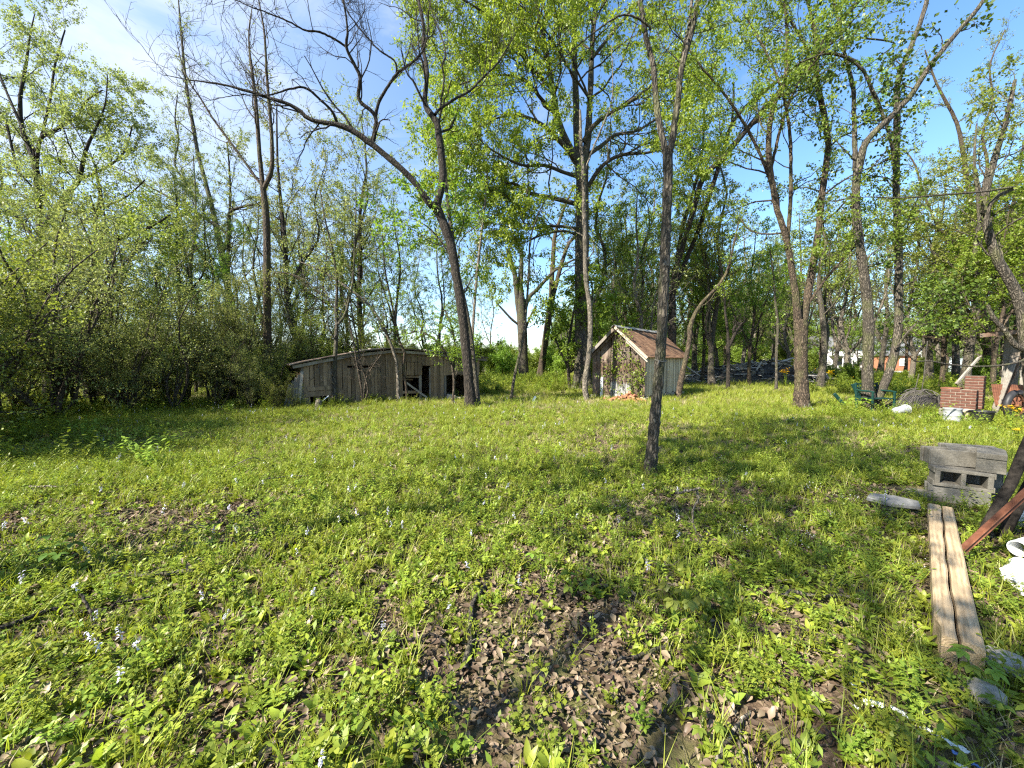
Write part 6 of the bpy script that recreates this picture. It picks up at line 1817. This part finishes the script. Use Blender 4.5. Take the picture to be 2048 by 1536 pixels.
def place(name, X, Y, keep, protos, smin, smax, tilt=.15, lift=0.0):
    k = clear(X, Y) & (RNG.random(len(X)) < keep)
    X, Y = X[k], Y[k]; n = len(X)
    pts = np.stack([X, Y, gz(X, Y) + lift], 1)
    rot = np.stack([RNG.normal(0, tilt, n), RNG.normal(0, tilt, n), RNG.uniform(0, 6.283, n)], 1)
    return pts, rot, RNG.uniform(smin, smax, n), RNG.integers(0, len(protos), n)
def cover(name, batches, protos):
    pts, rot, sc_, pk = (np.concatenate(z) for z in zip(*batches))
    return gn_scatter(name, pts, rot, sc_, pk, protos)

# broad-leaved weeds
weeds = [mk("weed_leaf", rosette(RNG.integers(5, 9), RNG.uniform(.055, .085), RNG.uniform(.024, .034), .85, 0), "weed") for _ in range(9)] \
      + [mk("weed_leaf", rosette(7, .085, .036, .6, 1), "weed") for _ in range(3)] + [mk("weed_leaf", rosette(6, .07, .03, .9, 0), "herb") for _ in range(2)]
b = []
X, Y = region(.75, 5.5, 260); g = green(X, Y); b.append(place("w", X, Y, g * .85 * (1 - .45 * np.clip((X - .3) / 2.5, 0, 1) * (Y < 4.5)), weeds, .55, 1.15))
X, Y = region(5.5, 12, 90); g = green(X, Y); b.append(place("w", X, Y, g * .7, weeds, .6, 1.1))
cover("weeds", b, weeds)
# small-leaved herbs
herbs = [mk("herb_leaf", clump_small(2, .24, .035, .014), "weed"), mk("herb_leaf", clump_small(3, .20, .03, .016), "herb")] + [mk("herb_leaf", clump_small(7, .11, .020, .012), "herb") for _ in range(3)] + [mk("herb_leaf", clump_small(6, .16, .026, .014), "weed") for _ in range(2)] + [mk("herb_leaf", clump_small(9, .07, .014, .011), "herb") for _ in range(2)]
b = []
X, Y = region(.75, 6, 130); g = green(X, Y); b.append(place("h", X, Y, .16 + .6 * g, herbs, .6, 1.4))
X, Y = region(6, 13, 22); g = green(X, Y); b.append(place("h", X, Y, .3 + .5 * g, herbs, .9, 1.7))
cover("herbs", b, herbs)
# grass
gr = [mk("grass_blade", tuft(15, .12, .0045), "grass") for _ in range(3)] + [mk("grass_blade", tuft(11, .20, .0042, .6), "grass")] + [mk("grass_blade", tuft(12, .17, .006, .8), "grass") for _ in range(2)] + [mk("grass_blade", tuft(10, .09, .004, .9), "straw")]
b = []
X, Y = region(.75, 6, 230); g = green(X, Y); b.append(place("g", X, Y, .12 + .5 * g, gr, .5, 1.25))
X, Y = region(6, 13, 150); g = green(X, Y); b.append(place("g", X, Y, .22 + .75 * g, gr, .6, 1.15))
X, Y = region(13, 24, 60, 1.5); g = green(X, Y); b.append(place("g", X, Y, .30 + .7 * g, gr, .9, 1.7))
X, Y = region(24, 52, 11, 1.4); b.append(place("g", X, Y, .8 + 0 * X, gr, 1.6, 3.4))
for pts_, rot_, s_, pk_ in b:      # drifts of dry grass
    d = vnoise(pts_[:, 0] * .8 + 40, pts_[:, 1] * .8, 51) * .7 + vnoise(pts_[:, 0] * 2.4, pts_[:, 1] * 2.4, 52) * .3
    pk_[(d > .62) & (RNG.random(len(d)) < .55)] = 6
cover("grass", b, gr)
# dead leaves
dl = [mk("dry_leaf", dead_pack(9), "dead_leaf") for _ in range(8)]
b = []
X, Y = region(.75, 4.5, 280); g = green(X, Y); b.append(place("d", X, Y, .95 - .55 * g, dl, .7, 1.2, .1))
X, Y = region(4.5, 11, 34); g = green(X, Y); b.append(place("d", X, Y, .9 - .7 * g, dl, .8, 1.3, .1))
X, Y = region(11, 22, 5); g = green(X, Y); b.append(place("d", X, Y, .9 - .7 * g, dl, 1.2, 2.0, .1))
cover("leaf_litter", b, dl)
# twigs in the litter
tw = []
for _ in range(4):
    q, rr = resample([(0, 0, .006), (.08, .01, .012), (.16, -.012, .008), (.24, .01, .012)], [.0026, .0024, .002, .0012], 7)
    V_, Q_ = tubes(q[None] + RNG.normal(0, .004, (1, 7, 3)), rr[None], 4)
    me = mesh_np("twig", V_, Q_); me.materials.append(M["bark_pale" if _ % 2 else "bark_twig"]); tw.append((me, None))
X, Y = region(.75, 6, 34); cover("twigs", [place("t", X, Y, .8 + 0 * X, tw, .5, 1.5)], tw)
# flower spikes
fp_, ff_ = [], []
for _ in range(4):
    lf_, fl_ = spike(RNG.uniform(.20, .30))
    n1 = len(lf_[0]); me = mesh_np("sage", np.concatenate([lf_[0], fl_[0]]), np.concatenate([lf_[1], np.asarray(fl_[1]) + n1]), var=np.concatenate([lf_[2], fl_[2]]))
    me.materials.append(M["weed"]); me.materials.append(M["petal_violet"])
    me.polygons.foreach_set("material_index", np.array([0] * len(lf_[1]) + [1] * len(fl_[1]), np.int32)); fp_.append((me, None))
b = []
X, Y = region(.9, 6, 3.5); g = green(X, Y); b.append(place("s", X, Y, .15 + .7 * g * (X < 1.5), fp_, .7, 1.1, .12))
X, Y = region(6, 14, 1.5); g = green(X, Y) * (vnoise(X * .5, Y * .5, 31) > .45); b.append(place("s", X, Y, g, fp_, .8, 1.2, .12))
cover("sage_flowers", b, fp_)
wf = []
v = np.array([(0, 0, 0), (.006, -.006, .003), (.012, 0, .002), (.006, .006, .003)])
for _ in range(2):
    it = [(rotz(v, k * 1.57) + np.array([RNG.normal(0, .05), RNG.normal(0, .05), .09 + RNG.normal(0, .02)]) * (1 if k % 4 == 0 else 1), [(0, 1, 2, 3)], .5) for k in range(20)]
    wf.append(mk("white_flower", compose(it), "petal_white"))
X, Y = region(2, 9, 4); k = np.exp(-((X - 3.2) / 1.6) ** 2 - ((Y - 3.4) / 1.5) ** 2) + .9 * np.exp(-((X - 10) / 3) ** 2 - ((Y - 9) / 2) ** 2); cover("white_flowers", [place("f", X, Y, np.clip(k, 0, 1), wf, .6, 1.1)], wf)
# tall weeds along the far edges and under the right-hand trees
tall = [mk("tall_weed", clump_small(9, .42, .075, .035), "herb") for _ in range(3)] + [mk("tall_weed", clump_small(8, .32, .06, .03), "weed") for _ in range(2)]
b = []
X, Y = region(8, 13, 9); k = (X > 8.3) & (Y > 8.2) & (np.abs(X - 1.3 * Y) < 6); b.append(place("t", X, Y, .75 * k, tall, .5, 1.0))
X, Y = region(17, 40, 4); k = ((X > -2.5) & (X < 4) & (Y < 40)) | ((X > 12) & ~((Y > 19) & (Y < 31) & (X < .86 * Y))); b.append(place("t", X, Y, .6 * k, tall, .8, 2.0))
X, Y = region(5, 14, 9); k = (X < -1.02 * Y + .6) | ((X < -6.3 + (Y - 12.7) * 1.5) & (Y > 11)); b.append(place("t", X, Y, .55 * k, tall, .5, 1.2))
a = RNG.uniform(0, 6.8, 90); q_ = np.stack([CX + math.cos(CA) * a + math.sin(CA) * .25, CY + math.sin(CA) * a - math.cos(CA) * .25], 1) + RNG.normal(0, .12, (90, 2))
b.append(place("t", q_[:, 0], q_[:, 1], .6 * (a < 3.2) + .15, tall, .5, 1.0))
cover("tall_weeds", b, tall)
